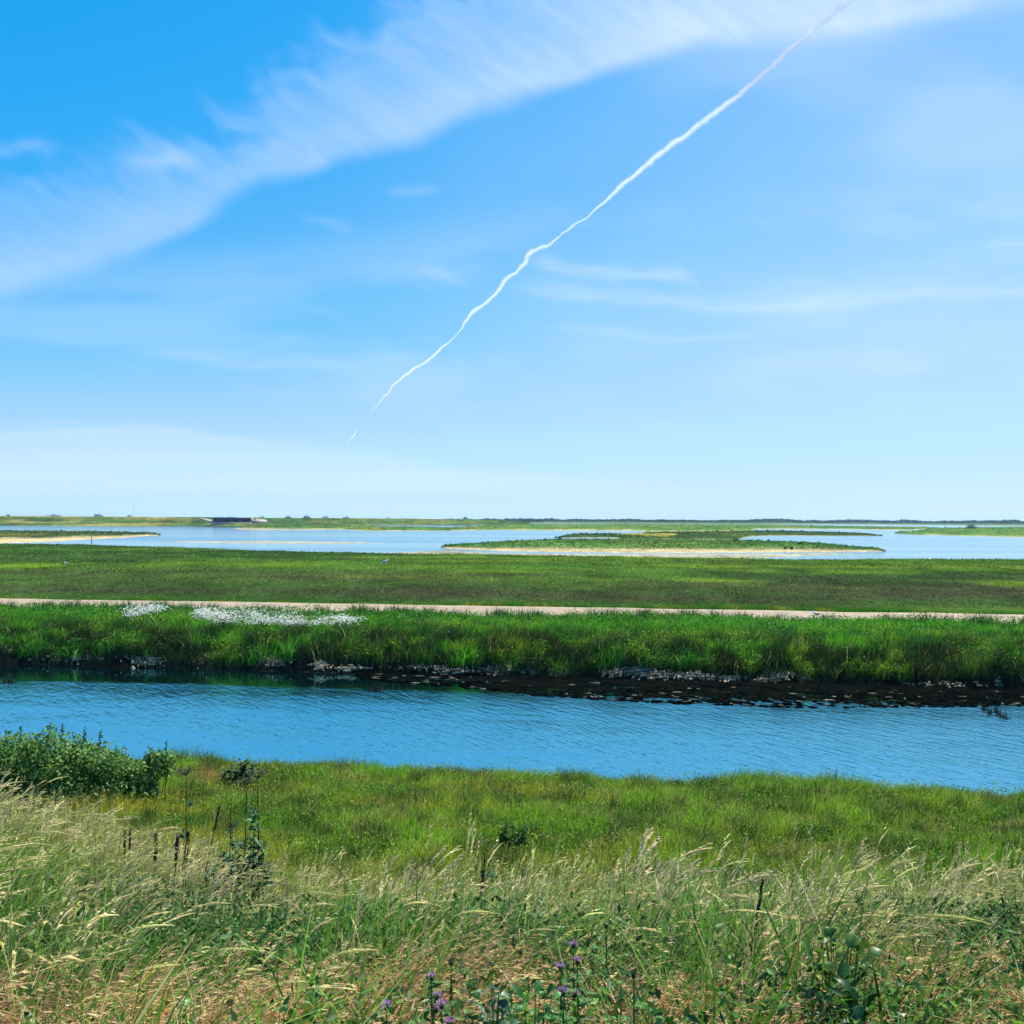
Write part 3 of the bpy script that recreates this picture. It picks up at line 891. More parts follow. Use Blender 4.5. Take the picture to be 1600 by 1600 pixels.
# dark weed and stones in the shallows
bf = Buf()
n = 4200
px = r.uniform(560, 1700, n)
lo = np.interp(px, [560, 700, 900, 1200, 1400, 1700], [1052, 1056, 1062, 1070, 1076, 1080])
hi = np.interp(px, [560, 700, 830, 1000, 1250, 1500, 1700], [1060, 1072, 1086, 1096, 1106, 1104, 1100])
py = lo + (hi - lo) * r.random(n) ** .9
p = on_plane(px, py, .02); p = p[(vn(p[:, 0] * 1.1, p[:, 1] * 2.0, 91) + r.uniform(-.3, .3, n)) > .45]
n = len(p)
S_ = np.stack([r.uniform(.04, .26, n), r.uniform(.03, .09, n), r.uniform(.01, .035, n)], -1)
cw = np.where((r.random(n) < .06)[:, None], np.array([[.22, .21, .15]]), np.array([[.004, .006, .005]])) * r.uniform(.6, 1.5, (n, 1))
lumps(bf, p, S_, r, cw, .45)
k_ = r.random(n) < .5
q = p[k_]; m = len(q)
cq = np.array([[.012, .022, .010]]) * r.uniform(.5, 1.8, (m, 1))
blades(bf, q[:, 0], q[:, 1], r.uniform(.06, .2, m), r.uniform(.008, .02, m), cq, cq, .6, 1, r, z=q[:, 2])
tag(obj('shore_weed', bf.mesh('shore_weed'), M_far), 'dark weed and stones in the shallows below the far bank', kind='stuff')

# rush stubs standing in the channel at right and the weed raft at left
for (pts, nm, lab, cat) in (([(1538, 1108), (1546, 1114), (1558, 1112), (1563, 1118), (1570, 1121)], 'rush_clump', 'sparse dark rush stubs standing in the channel at right', 'rushes'),
                            ([(578, 1076), (584, 1078), (590, 1078), (596, 1076)], 'rush_clump', 'small dark clump of rushes alone in the channel left of centre', 'rushes'),
                            ([(10, 1065), (17, 1066)], 'rush_clump', 'pair of dark stubs in the channel at the left edge', 'rushes')):
    b0 = on_plane(pts[0][0], pts[0][1], 0.)
    root = empty(nm, tuple(b0), lab, cat, 'rush clumps in the channel')
    for (a, b) in pts:
        bf = Buf(); q = on_plane(a, b, 0.) - b0
        for j in range(16):
            x_, y_ = q[0] + r.normal(0, .08), q[1] + r.normal(0, .06)
            h_ = r.uniform(.1, .3); dx = r.normal(0, .06)
            tube(bf, [(x_, y_, -.1), (x_ + dx, y_, h_)], [.014, .004], (.018, .03, .018), 4)
        q = q[None].repeat(7, 0) + r.normal(0, .07, (7, 3)) * (1, 1, 0)
        lumps(bf, q, np.tile([[.09, .07, .03]], (7, 1)), r, np.tile([[.012, .016, .01]], (7, 1)))
        obj('tussock', bf.mesh('tussock'), M_leaf, root)


# ------------------------------------------------------------------ white birds
M_white = plain_mat('white_plumage', (.9, .9, .88), .7, 20, .03)
M_greyw = plain_mat('grey_wing', (.30, .32, .35), .8, 20, .05)
M_beak = plain_mat('dark_beak', (.12, .08, .03), .6, 20, .05)


def ellipsoid(bf, c_, rx, ry, rz, col=(1, 1, 1), tilt=0.0):
    u = np.linspace(0, 2 * math.pi, 12, endpoint=False); v = np.linspace(.02, math.pi - .02, 8)
    U, Vv = np.meshgrid(u, v)
    x_ = rx * np.cos(Vv); y_ = ry * np.sin(Vv) * np.cos(U); z_ = rz * np.sin(Vv) * np.sin(U)
    ct, st = math.cos(tilt), math.sin(tilt)
    P_ = np.stack([x_ * ct - z_ * st, y_, x_ * st + z_ * ct], -1) + c_
    i = np.arange(96).reshape(8, 12); j = np.roll(i, -1, 1)
    bf.add(P_.reshape(-1, 3), np.stack([i[:-1], j[:-1], j[1:], i[1:]], -1).reshape(-1, 4), col=col)


def bird(loc, s, lab, yaw):
    root = empty('white_bird', loc, lab, 'bird', 'white birds standing on the land'); root.rotation_euler.z = yaw
    root.scale = (s, s, s)
    b = Buf()
    ellipsoid(b, (0, 0, .30), .20, .09, .10, tilt=.25); ellipsoid(b, (.17, 0, .40), .07, .045, .09, tilt=.9)
    ellipsoid(b, (.22, 0, .48), .055, .042, .045); ellipsoid(b, (-.2, 0, .25), .09, .05, .02, tilt=.2)
    obj('body', b.mesh('body', True), M_white, root)
    for s_ in (-1, 1):
        w = Buf(); ellipsoid(w, (-.06, s_ * .085, .32), .19, .02, .07, tilt=.2); obj('wing', w.mesh('wing', True), M_greyw, root)
        l = Buf(); tube(l, [(0, s_ * .03, .22), (0, s_ * .03, 0), (.05, s_ * .03, 0)], [.009, .008, .006], (1, 1, 1), 5); obj('leg', l.mesh('leg'), M_beak, root)
    k = Buf(); tube(k, [(.26, 0, .48), (.34, 0, .465)], [.014, .003], (1, 1, 1), 5); obj('beak', k.mesh('beak'), M_beak, root)


for (px, py, s_, lab, yaw) in ((1276, 966.5, .9, 'white bird standing on the pale track at right', 2.6), (601, 884.5, 1.8, 'white bird on the dark pasture in front of the lagoon', .3),
                               (104, 885.5, 1.1, 'small white bird on the pasture at left', 3.5)):
    z0 = 1.65 if py > 900 else 1.55
    b0 = on_plane(px, py, z0); z1 = float(H(b0[0], b0[1])) if py < 900 else 1.68
    bird((b0[0], b0[1], z1 + (.12 if py < 900 else 0)), s_, lab, yaw)

# ------------------------------------------------------------------ near berm grass
r = np.random.default_rng(16)
bf = Buf()
n = 390000
x, y = wedge(n, 14, 32.5, .66, 4.5, r)
yp = skew(x, y)
keep = (yp < 30.5) & (r.random(n) < np.where(yp < 16.5, .35, 1)); x = x[keep]; y = y[keep]; yp = yp[keep]; n = len(x)
px_ = 800 + F * x / y
f1 = fbm(x / 1.6, y / 1.6, 3, 51); f2 = fbm(x / .5, y / .6, 3, 52); f3 = fbm(x / 5, y / 2.2, 3, 53)
c0 = mixc((.062, .18, .010), (.17, .36, .015), ss(.35, .65, f1))
olive = np.interp(px_, [250, 700, 1000, 1300], [.85, .7, .35, .15]) * ss(.35, .6, f3) * ss(30, 27, yp)
c0 = mixc(c0, (.32, .32, .022), olive)
c0 = mixc(c0, (.10, .30, .012), ss(27.3, 28.8, yp) * ss(.35, .6, f1) * .8)
tan = ss(.62, .72, fbm(x / .8, y / .6, 3, 54)) * .45
c0 = mixc(c0, (.34, .26, .10), tan)
dry = np.exp(-((px_ - 325) / 28) ** 2 - ((yp - 26.3) / 1.2) ** 2)
c0 = mixc(c0, (.42, .25, .07), np.clip(dry * 1.2, 0, .9))
dk = ss(.54, .68, f2)
c0 = mixc(c0, (.02, .055, .012), dk * .75)
c0 *= r.uniform(.55, 1.5, (n, 1))
hgt = r.uniform(.14, .42, n) * (.35 + 1.3 * f1) * (.5 + f2) * (1 + .15 * ss(27, 29.5, yp))
tip = np.where((r.random(n) < .28)[:, None], np.array([[.36, .34, .13]]) * r.uniform(.6, 1.2, (n, 1)), c0 * (1.35, 1.25, 1))
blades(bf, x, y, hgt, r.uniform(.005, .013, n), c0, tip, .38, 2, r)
def weeds(bf, r, x, y, zlo, zhi, L0, cols, up=.5):
    n = len(x); P_ = np.stack([x, y, H(x, y) + r.uniform(zlo, zhi, n)], -1)
    V_, T_ = leaf_quads(P_, unit(r.normal(0, 1, (n, 3)) + (0, 0, .3)), unit(r.normal(0, .8, (n, 3)) + (0, -.2, up)), r.uniform(.5, 1.5, n) * L0, r.uniform(.15, .3, n) * L0)
    c_ = mixc(cols[0], cols[1], r.random(n)) * r.uniform(.5, 1.5, (n, 1))
    bf.add(V_, T=T_, col=np.repeat(c_, 4, 0))


n = 105000
x, y = wedge(n, 16, 31.5, .66, 4.5, r); yp = skew(x, y)
cl = fbm(x / .55, y / .55, 2, 57)
keep = (yp < 30) & (cl + r.uniform(-.12, .12, n) > .47); x = x[keep]; y = y[keep]; cl = cl[keep]
f3_ = fbm(x / 3, y / 2.2, 3, 58)
hb = .12 + .5 * (cl - .4)
n = len(x); P_ = np.stack([x, y, H(x, y) + hb * r.uniform(.5, 1.35, n)], -1)
V_, T_ = leaf_quads(P_, unit(r.normal(0, 1, (n, 3)) + (0, 0, .3)), unit(r.normal(0, .8, (n, 3)) + (0, -.2, .5)), r.uniform(.03, .09, n), r.uniform(.008, .018, n))
c_ = mixc((.11, .30, .015), (.24, .30, .03), ss(.4, .62, f3_)) * r.uniform(.35, 1.5, (n, 1))
bf.add(V_, T=T_, col=np.repeat(c_, 4, 0))
tag(obj('berm_grass', bf.mesh('berm_grass'), M_grass), 'green and olive grass on the low shelf beside the channel', kind='stuff')


# ------------------------------------------------------------------ foreground grasses
def fore_regions(x, y):
    """0..1 masks: dry brome near the path, tall oat grass, yellow left slope"""
    u = x / np.maximum(y, .5)
    nz = fbm(x / .7, y / .7, 3, 61)
    pat = ss(.40, .56, fbm(x / .42, y / .5, 3, 68))          # tufts of dry grass with green between them
    brome = ss(4.5, 3.8, y + (nz - .5) * 3.4 + .6 * ss(.1, .4, u)) * (.12 + .88 * pat)
    return brome, nz


def weedy(x, y):
    """dense dark-leaved patches in the meadow"""
    k = 0
    for (cx, cy, rx, ry, a) in ((-1.95, 7.0, .75, 1.6, 1), (-1.35, 4.9, .9, .8, .8), (.05, 3.3, .45, .5, .9), (.35, 4.6, .5, .6, .6), (-.55, 3.2, .25, .4, .6), (2.3, 4.9, .7, .9, 1), (1.05, 3.4, .4, .5, .9), (-.2, 5.9, .5, .7, .5), (1.9, 3.5, .4, .4, .6)):
        k = np.maximum(k, a * np.exp(-(((x - cx) / rx) ** 2 + ((y - cy) / ry) ** 2) ** 1.5))
    return np.clip(k * (.5 + fbm(x / .3, y / .3, 2, 60)), 0, 1)


r = np.random.default_rng(17)
bf = Buf()
n = 270000
x, y = wedge(n, 1.6, 15, .68, 2.6, r)
yp = skew(x, y)
keep = (yp < 12) & (r.random(n) < np.clip(1.35 - (yp - 3) * .13, .15, 1)); x = x[keep]; y = y[keep]; yp = yp[keep]; n = len(x)
brome, nz = fore_regions(x, y)
u = x / y
f1 = fbm(x / .6, y / .6, 3, 62)
c0 = mixc((.022, .095, .010), (.12, .29, .028), ss(.35, .65, f1))
dkw = weedy(x, y)
c0 = mixc(c0, (.10, .15, .06), ss(.45, .7, nz) * .6)
c0 = mixc(c0, (.20, .21, .03), ss(-.22, -.36, u) * ss(6, 8.5, y) * .8)
c0 = mixc(c0, (.17, .17, .035), ss(.25, .5, u) * .5 * ss(.35, .6, f1))
strawm = r.random(n) < (.08 + .35 * brome)
straw = mixc((.46, .30, .14), (.52, .44, .24), r.random(n))
c0 = np.where(strawm[:, None], straw * .8, c0) * r.uniform(.5, 1.45, (n, 1))
c0 = c0 * (1 - .55 * dkw * ~strawm)[:, None]
c1 = np.where(strawm[:, None], straw, c0 * (1.4, 1.3, 1.1))
hgt = r.uniform(.18, .6, n) * (.3 + 1.3 * f1) * (1 - .35 * brome)
hgt *= np.where(y < 5, 1.18, 1) * np.clip(1.12 - .1 * np.maximum(2.6 - y, 0) * 2, .5, 1.2)
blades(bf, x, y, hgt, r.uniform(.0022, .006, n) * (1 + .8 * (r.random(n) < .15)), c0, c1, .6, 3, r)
n = 42000
x, y = wedge(n, 1.8, 8, .68, 2.4, r)
cl = fbm(x / .35, y / .35, 3, 67)
keep = cl + r.uniform(-.12, .12, n) > .47; x = x[keep]; y = y[keep]
weeds(bf, r, x, y, .04, .44, .034, ((.025, .10, .015), (.12, .25, .04)))
x, y = wedge(150000, 2.2, 9, .64, 1.0, r)
k_ = r.random(150000) < weedy(x, y) * .75
weeds(bf, r, x[k_], y[k_], .08, .5, .042, ((.018, .075, .012), (.10, .21, .06)))
x, y = wedge(38000, 1.8, 4.6, .68, 2.4, r)
k_ = fbm(x / .3, y / .3, 2, 69) > .52
weeds(bf, r, x[k_], y[k_], .1, .4, .045, ((.03, .13, .015), (.14, .30, .04)))
tag(obj('meadow_grass', bf.mesh('meadow_grass'), M_grass), 'tangled green blades on the crest of the near bank', kind='stuff')


def seed_grass(name, lab, n, ylim, hrange, head, colr, lean, nsp, spL, spW, dens, r, stemc, droop=.5, awn=0.0, ncl=900, spread=.07, plume=.004, fan=.5):
    """tussocks of bent stems, every stem ending in a plume with loose spikelets"""
    bf = Buf()
    cx, cy = wedge(ncl, ylim[0], ylim[1], .68, 2.5, r)
    k_ = r.random(ncl) < dens(cx, cy, skew(cx, cy)); cx = cx[k_]; cy = cy[k_]; ncl = len(cx)
    cz = r.uniform(.75, 1.15, ncl); caz = r.normal(.05, .45, ncl); ct = r.uniform(.7, 1.25, ncl); cln = r.uniform(.6, 1.3, ncl)
    w_ = r.uniform(.2, 1, ncl) ** 2; c_i = r.choice(ncl, n, p=w_ / w_.sum())
    ox = r.normal(0, 1, n); oy = r.normal(0, 1, n)
    x = cx[c_i] + ox * spread; y = cy[c_i] + oy * spread
    P = np.stack([x, y, H(x, y)], -1)
    Hh = r.uniform(*hrange, n) * cz[c_i]
    az = caz[c_i] + r.normal(0, .5, n)
    # stems fan away from the tussock's middle, then the wind takes them
    az = np.arctan2(np.sin(az) + oy * fan * .5, np.cos(az) + ox * fan * .5)
    ln = np.clip(r.normal(lean, .22, n) * cln[c_i] * np.where(r.random(n) < .3, .35, 1), .06, 1.35)
    K = 9
    t = np.linspace(0, 1, K)[None].repeat(n, 0)
    cl = curve(P, Hh, az, ln, t, 2.3)
    tone = r.uniform(.7, 1.3, (n, 1)) * ct[c_i][:, None]
    cc = colr(r, n) * tone
    sc0 = np.asarray(stemc)[None] * tone
    S = np.stack([np.cos(az + 1.57), np.sin(az + 1.57), np.zeros(n)], -1)
    V_, Q_, c_ = ribbons(cl, S, np.full((n, K), .0013) * np.linspace(1.25, .6, K), sc0, mixc(sc0, cc, np.full(n, .6)))
    bf.add(V_, Q_, col=c_)
    if plume:
        K2 = 7; q_ = np.linspace(0, 1, K2)
        hd = head * r.uniform(.7, 1.2, n)
        tt = np.clip(1 - hd[:, None] * (1 - q_[None]), 0, 1)
        pc = curve(P, Hh, az, ln, tt, 2.3)
        pc[..., 2] -= (q_[None] ** 2) * (Hh * hd * droop * .35)[:, None]
        pc[..., 0] += (q_[None] ** 2) * (Hh * hd * .12)[:, None]
        wv = np.sin((q_ * .93 + .05) * math.pi) ** .7
        wv = wv[None] * r.uniform(.55, 1.3, (n, K2)) * plume
        for rot in (0.0, 1.57):
            S2 = np.stack([np.cos(az + 1.57) * math.cos(rot), np.sin(az + 1.57) * math.cos(rot), np.full(n, math.sin(rot))], -1)
            V_, Q_, c_ = ribbons(pc, S2, wv, cc * .9, cc * 1.15)
            bf.add(V_, Q_, col=c_)
    for j in range(nsp):
        tt = np.clip(1 - head * (1 - (j + r.uniform(0, 1, n)) / nsp), 0, 1)
        p = curve(P, Hh, az, ln, tt[:, None], 2.3)[:, 0]
        p2 = curve(P, Hh, az, ln, (tt - .03)[:, None], 2.3)[:, 0]
        tan_ = unit(p - p2)
        out = r.normal(0, 1, (n, 3)) * (1, 1, .6)
        q = p + unit(out) * (np.sin((1 - tt) / head * math.pi * .9) * spL * (.4 if awn == 0 else .9) * r.uniform(.2, 1, n))[:, None]
        D = unit(tan_ * 1.2 + out * .2 + np.array([0.3, 0, -droop]))
        Nn = unit(r.normal(0, 1, (n, 3)))
        V_, T_ = leaf_quads(q, D, Nn, r.uniform(.7, 1.3, n) * spL, r.uniform(.7, 1.3, n) * spW)
        bf.add(V_, T=T_, col=np.repeat(cc * r.uniform(.8, 1.2, (n, 1)), 4, 0))
    return tag(obj(name, bf.mesh(name), M_straw), lab, kind='stuff')


pale = lambda r, n: mixc((.68, .57, .30), (.40, .42, .13), r.random(n))
tanc = lambda r, n: mixc((.62, .48, .27), (.58, .52, .30), r.random(n))
rust = lambda r, n: mixc((.50, .26, .11), (.72, .54, .30), r.random(n))


def d_oat(x, y, yp):
    u = x / y
    d = (1 - .6 * weedy(x, y)) * ss(3.3, 4.3, y - .4 * ss(.1, .4, u)) * ss(11, 9, yp) * (.35 + .65 * ss(.38, .56, fbm(x / 1.1, y / 1.1, 3, 63)))
    return d


def d_brome(x, y, yp):
    u = x / y
    lat = np.interp(u, [-.6, -.45, -.36, -.28, -.2, -.02, .05, .2, .3, .42, .6], [1, .9, .3, .85, 1, 1, .3, .5, .95, .35, .15])
    return ss(4.6, 3.9, y + (fbm(x / .7, y / .7, 3, 61) - .5) * 2.2) * lat


seed_grass('oat_grass', 'pale wind-bent seed heads of the tall grass on the near bank', 14500, (3.1, 13), (.44, .86), .17, pale, .40, 8, .019, .0036, d_oat, r, (.15, .23, .05), ncl=3400, spread=.06, plume=.0046, fan=.9)
seed_grass('tall_fescue', 'few taller tan plumes rising above the near grass', 420, (3.8, 9), (.74, .92), .17, tanc, .45, 14, .022, .0040,
           lambda x, y, yp: ss(10, 8, yp), r, (.32, .28, .13), ncl=90, spread=.05, plume=.0065)
seed_grass('dry_brome', 'rust brown drooping brome grass at the bottom of the view', 9000, (1.7, 4.9), (.26, .52), .40, rust, .85, 12, .036, .0030, d_brome, r, (.52, .38, .18), droop=.9, awn=1, ncl=950, spread=.075, plume=.0026, fan=1.0)


# ------------------------------------------------------------------ bramble bush
def leaf_shell(bf, r, lobes, n, L0, cols, gauss=False, inner=.6):
    lobes = np.array(lobes, float)
    w = lobes[:, 3] ** 2; pick = r.choice(len(lobes), n, p=w / w.sum()); B = lobes[pick]
    d = unit(r.normal(0, 1, (n, 3)) * (1, 1, .9) + (0, -.25, .25))
    # lumpy outline
    rad = (r.uniform(inner, 1.0, n) ** .5) * (.70 + .50 * vn(d[:, 0] * 3.1 + pick * 3, d[:, 2] * 3.1 + d[:, 1] * 2, 5))
    P = B[:, :3] + d * (B[:, 3] * rad)[:, None]
    if gauss: P = B[:, :3] + r.normal(0, .58, (n, 3)) * B[:, 3:4] * (1, 1, .9)
    g = H(P[:, 0], P[:, 1]) + .02
    P[:, 2] = np.maximum(P[:, 2], g)
    D = unit(r.normal(0, 1, (n, 3)) + d * .5 + (0, 0, -.2))
    Nn = unit(d + r.normal(0, .55, (n, 3)) + (0, 0, .5))
    c_ = mixc(cols[0], cols[1], r.random(n)) * r.uniform(.6, 1.35, (n, 1))
    V_, T_ = leaf_quads(P, D, Nn, r.uniform(.65, 1.3, n) * L0, r.uniform(.28, .42, n) * L0)
    bf.add(V_, T=T_, col=np.repeat(c_, 4, 0))


r = np.random.default_rng(18)
BD = 24.6
lob = []
for (a, b, rp, dy) in ((-150, 1205, 72, .4), (-60, 1202, 70, 0), (20, 1197, 58, .2), (78, 1190, 55, -.2), (135, 1198, 52, .2), (178, 1208, 38, 0), (222, 1216, 34, .1), (252, 1194, 24, .2), (238, 1184, 14, .2),
                       (0, 1262, 60, -.5), (70, 1258, 52, -.5), (135, 1258, 48, -.4), (190, 1248, 32, -.3), (225, 1240, 22, -.2), (-80, 1270, 60, -.4)):
    q = at_dist(a, b, BD + dy); lob.append((q[0], q[1], q[2], rp * BD / F))
ctr = (-11.2, BD, float(H(-11.2, BD)))
root = empty('bramble_bush', ctr, 'large leafy green bramble bush at left beside the channel', 'bush')
bf = Buf(); leaf_shell(bf, r, lob, 30000, .092, ((.035, .12, .02), (.22, .38, .10)), inner=.3)
obj('foliage', bf.mesh('foliage', origin=ctr), M_leaf, root)
bf = Buf()
for j in range(90):
    L_ = lob[r.integers(0, len(lob))]
    a = r.uniform(0, 6.28)
    x0, y0 = L_[0] - .3 + r.normal(0, .2), L_[1] + r.normal(0, .2)
    z0 = float(H(x0, y0))
    e = np.array([L_[0] + math.cos(a) * L_[3] * .7, L_[1] + math.sin(a) * L_[3] * .6, L_[2] + L_[3] * r.uniform(.0, .6)])
    m_ = (np.array([x0, y0, z0]) + e) / 2 + (0, 0, .12)
    pts = [np.array([x0, y0, z0 - .05]), (np.array([x0, y0, z0]) + m_) / 2 + (0, 0, .1), m_, (m_ + e) / 2 + (0, 0, .08), e]
    tube(bf, pts, [.012, .011, .009, .006, .003], (.07, .05, .035), 5)
obj('stems', bf.mesh('stems', origin=ctr), M_leaf, root)
# shoots standing above the bush
for (a, b, t_) in ((95, 1150, 1132), (75, 1150, 1130), (155, 1160, 1141), (257, 1195, 1160), (130, 1155, 1137), (30, 1150, 1135)):
    bf = Buf(); p0 = at_dist(a, b + 12, BD); p1 = at_dist(a + 3, t_, BD)
    tube(bf, [p0, p1], [.008, .004], (.05, .08, .03), 5)
    n = 40
    q = p0 + (p1 - p0) * r.random((n, 1)); D = unit(r.normal(0, 1, (n, 3)) + (0, 0, .4))
    V_, T_ = leaf_quads(q, D, unit(r.normal(0, 1, (n, 3)) + (0, 0, 1)), np.full(n, .07), np.full(n, .022))
    bf.add(V_, T=T_, col=np.repeat(np.array([[.07, .16, .05]]) * r.uniform(.5, 1.4, (n, 1)), 4, 0))
    obj('shoot', bf.mesh('shoot', origin=ctr), M_leaf, root)


def leafy_clump(name, cat, lab, stems, D_, L0, cols, per=26, wd=.3):
    """stems: (px tip, py tip, px foot); leaves in pairs up every stem"""
    feet = []
    for (a, b, c_) in stems:
        t_ = at_dist(a, b, D_ + r.normal(0, .12)); f_ = at_dist(c_, b, t_[1]); feet.append((t_, np.array([f_[0], f_[1], float(H(f_[0], f_[1]))])))
    ctr = feet[0][1]
    root = empty(name, tuple(ctr), lab, cat)
    for t_, f_ in feet:
        t_ = t_ - ctr; f_ = f_ - ctr
        mid = (t_ + f_) / 2 + r.normal(0, .02, 3)
        sb = Buf(); tube(sb, [f_ - (0, 0, .04), mid, t_], [.0012 * D_ ** .6, .001 * D_ ** .6, .0006 * D_ ** .6], (.06, .10, .04), 5)
        st = obj('stem', sb.mesh('stem'), M_leaf, root)
        n = per; q = r.uniform(.08, 1.0, n)
        c3 = (1 - q)[:, None] ** 2 * f_ + (2 * q * (1 - q))[:, None] * mid + (q ** 2)[:, None] * t_
        az = r.uniform(0, 6.28, n); Ln = L0 * (1.25 - .75 * q) * r.uniform(.6, 1.2, n)
        D = unit(np.stack([np.cos(az), np.sin(az), r.uniform(-.3, .8, n)], -1))
        Nn = unit(np.stack([-.4 * np.cos(az), -.4 * np.sin(az), np.ones(n)], -1) + r.normal(0, .3, (n, 3)))
        lb = Buf(); V_, T_ = leaf_quads(c3, D, Nn, Ln, Ln * wd)
        lb.add(V_, T=T_, col=np.repeat(mixc(cols[0], cols[1], r.random(n)) * r.uniform(.6, 1.4, (n, 1)), 4, 0))
        V_, T_ = leaf_quads(c3, unit(D + r.normal(0, .5, (n, 3))), unit(Nn + r.normal(0, .4, (n, 3))), Ln * .7, Ln * wd * .7)
        lb.add(V_, T=T_, col=np.repeat(mixc(cols[0], cols[1], r.random(n)) * r.uniform(.6, 1.4, (n, 1)), 4, 0))
        obj('leaves', lb.mesh('leaves'), M_leaf, st)


leafy_clump('small_shrub', 'shrub', 'small dark leafy shrub at the water edge right of the bramble bush',
            [(388, 1184, 378), (376, 1188, 372), (362, 1194, 366), (350, 1200, 360), (395, 1193, 380), (368, 1200, 368), (380, 1198, 374), (344, 1207, 358)], 26.3, .22, ((.045, .11, .05), (.12, .20, .10)), 34)
leafy_clump('nettle_clump', 'nettles', 'dark green nettle clump in the lighter grass just left of centre',
            [(776 + r.uniform(0, 50), 1283 + r.uniform(0, 26), 780 + r.uniform(0, 45)) for k in range(16)], 21.0, .14, ((.02, .08, .02), (.06, .17, .03)), 26)
leafy_clump('thistle_thicket', 'thistles', 'grey green thistle thicket below the umbel stalks at left',
            [(398, 1262, 396), (405, 1285, 402), (384, 1292, 388), (372, 1318, 378), (412, 1312, 408), (352, 1338, 362), (420, 1345, 414), (335, 1352, 345), (392, 1330, 392), (360, 1300, 368), (322, 1362, 330), (405, 1350, 402)], 7.6, .12, ((.04, .12, .05), (.15, .26, .13)), 60, .22)
leafy_clump('leafy_clump', 'weeds', 'deep green leafy clump in the tall grass at the right edge',
            [(1535 + r.uniform(0, 80), 1385 + r.uniform(0, 70), 1540 + r.uniform(0, 75)) for k in range(20)], 5.4, .06, ((.03, .11, .03), (.08, .2, .06)), 30)


# ------------------------------------------------------------------ individual foreground plants
def foot(px, py, D_):
    t_ = at_dist(px, py, D_)
    z0 = float(H(t_[0], t_[1]))
    return t_, z0


def umbel(px, py, D_, lab, lean=0.0, head=True, leafy=True):
    tip, z0 = foot(px, py, D_); h = tip[2] - z0
    b0 = (tip[0] - lean, tip[1], z0)
    root = empty('umbel_stalk', b0, lab, 'plant stalk', 'tall dark stalks standing above the grass')
    bf = Buf()
    pts = [(0, 0, -.05), (lean * .3, 0, h * .35), (lean * .6, .01, h * .7), (lean, 0, h)]
    tube(bf, pts, [.0055, .005, .004, .003], (.07, .08, .045), 6)
    obj('stem', bf.mesh('stem'), M_leaf, root)
    if head:
        bf = Buf()
        for j in range(16):
            a = r.uniform(0, 6.28); q = r.uniform(.3, 1)
            e = np.array([lean + math.cos(a) * .085 * q, math.sin(a) * .085 * q, h + .035 - .02 * q])
            tube(bf, [(lean, 0, h - .02), e], [.002, .0015], (.05, .06, .04), 4)
            n = 8
            P_ = e + r.normal(0, .010, (n, 3)); V_, T_ = leaf_quads(P_, unit(r.normal(0, 1, (n, 3))), unit(r.normal(0, 1, (n, 3)) + (0, 0, 1)), np.full(n, .012), np.full(n, .005))
            bf.add(V_, T=T_, col=(.09, .10, .07))
        obj('flower_head', bf.mesh('flower_head'), M_leaf, root)
    if leafy:
        for q in (.25, .45, .62, .8):
            bf = Buf(); n = 14
            c_ = np.array([lean * q, 0, h * q]); a = r.uniform(0, 6.28)
            D = unit(np.stack([np.cos(a) + r.normal(0, .5, n), np.sin(a) * .6 + r.normal(0, .5, n), r.uniform(.1, .9, n)], -1))
            V_, T_ = leaf_quads(c_ + D * r.uniform(0, .04, (n, 1)), D, unit(r.normal(0, 1, (n, 3)) + (0, 0, 1)), r.uniform(.03, .08, n), r.uniform(.006, .014, n))
            bf.add(V_, T=T_, col=np.repeat(np.array([[.09, .17, .09]]) * r.uniform(.4, 1.5, (n, 1)), 4, 0))
            obj('leaf', bf.mesh('leaf'), M_leaf, root)


umbel(291, 1208, 8.2, 'tallest dark umbel stalk with a flat head at left', .0)
umbel(402, 1212, 8.0, 'dark umbel stalk with a flat head rising from the thistle thicket', -.02)
umbel(386, 1222, 8.3, 'shorter bent umbel stalk just left of the tall one in the thicket', .03)
umbel(361, 1246, 8.2, 'dark curled stalk between the two umbel stalks at left', .02, head=False)
umbel(757, 1332, 6.4, 'dark leafy stalk standing in pale grass left of centre', 0, head=False)
umbel(1348, 1392, 5.6, 'thin dark bare stalk above the broad-leaved plant at right', .03, head=False, leafy=False)


def spike(px, py, D_, hl, lab, lean=0.0, w=.009):
    tip, z0 = foot(px, py, D_); h = tip[2] - z0
    root = empty('seed_spike', (tip[0] - lean, tip[1], z0), lab, 'seed stalk', 'dark dock spikes in the grass')
    bf = Buf(); tube(bf, [(0, 0, -.05), (lean * .25, 0, h * .5), (lean, 0, h)], [.005, .004, .003], (.05, .04, .025), 6)
    obj('stem', bf.mesh('stem'), M_leaf, root)
    bf = Buf(); n = int(260 * hl / .2)
    t_ = r.uniform(1 - hl / h, 1.01, n); c_ = np.stack([lean * t_ ** 1.5, 0 * t_, h * t_], -1)
    a = r.uniform(0, 6.28, n); D = unit(np.stack([np.cos(a), np.sin(a), r.uniform(.3, 1.4, n)], -1))
    V_, T_ = leaf_quads(c_ + D * .002, D, unit(r.normal(0, 1, (n, 3))), r.uniform(.7, 1.3, n) * w * 1.3, r.uniform(.7, 1.2, n) * w * .45)
    bf.add(V_, T=T_, col=np.repeat(np.array([[.10, .07, .05]]) * r.uniform(.4, 1.8, (n, 1)), 4, 0))
    obj('seed_head', bf.mesh('seed_head'), M_leaf, root)


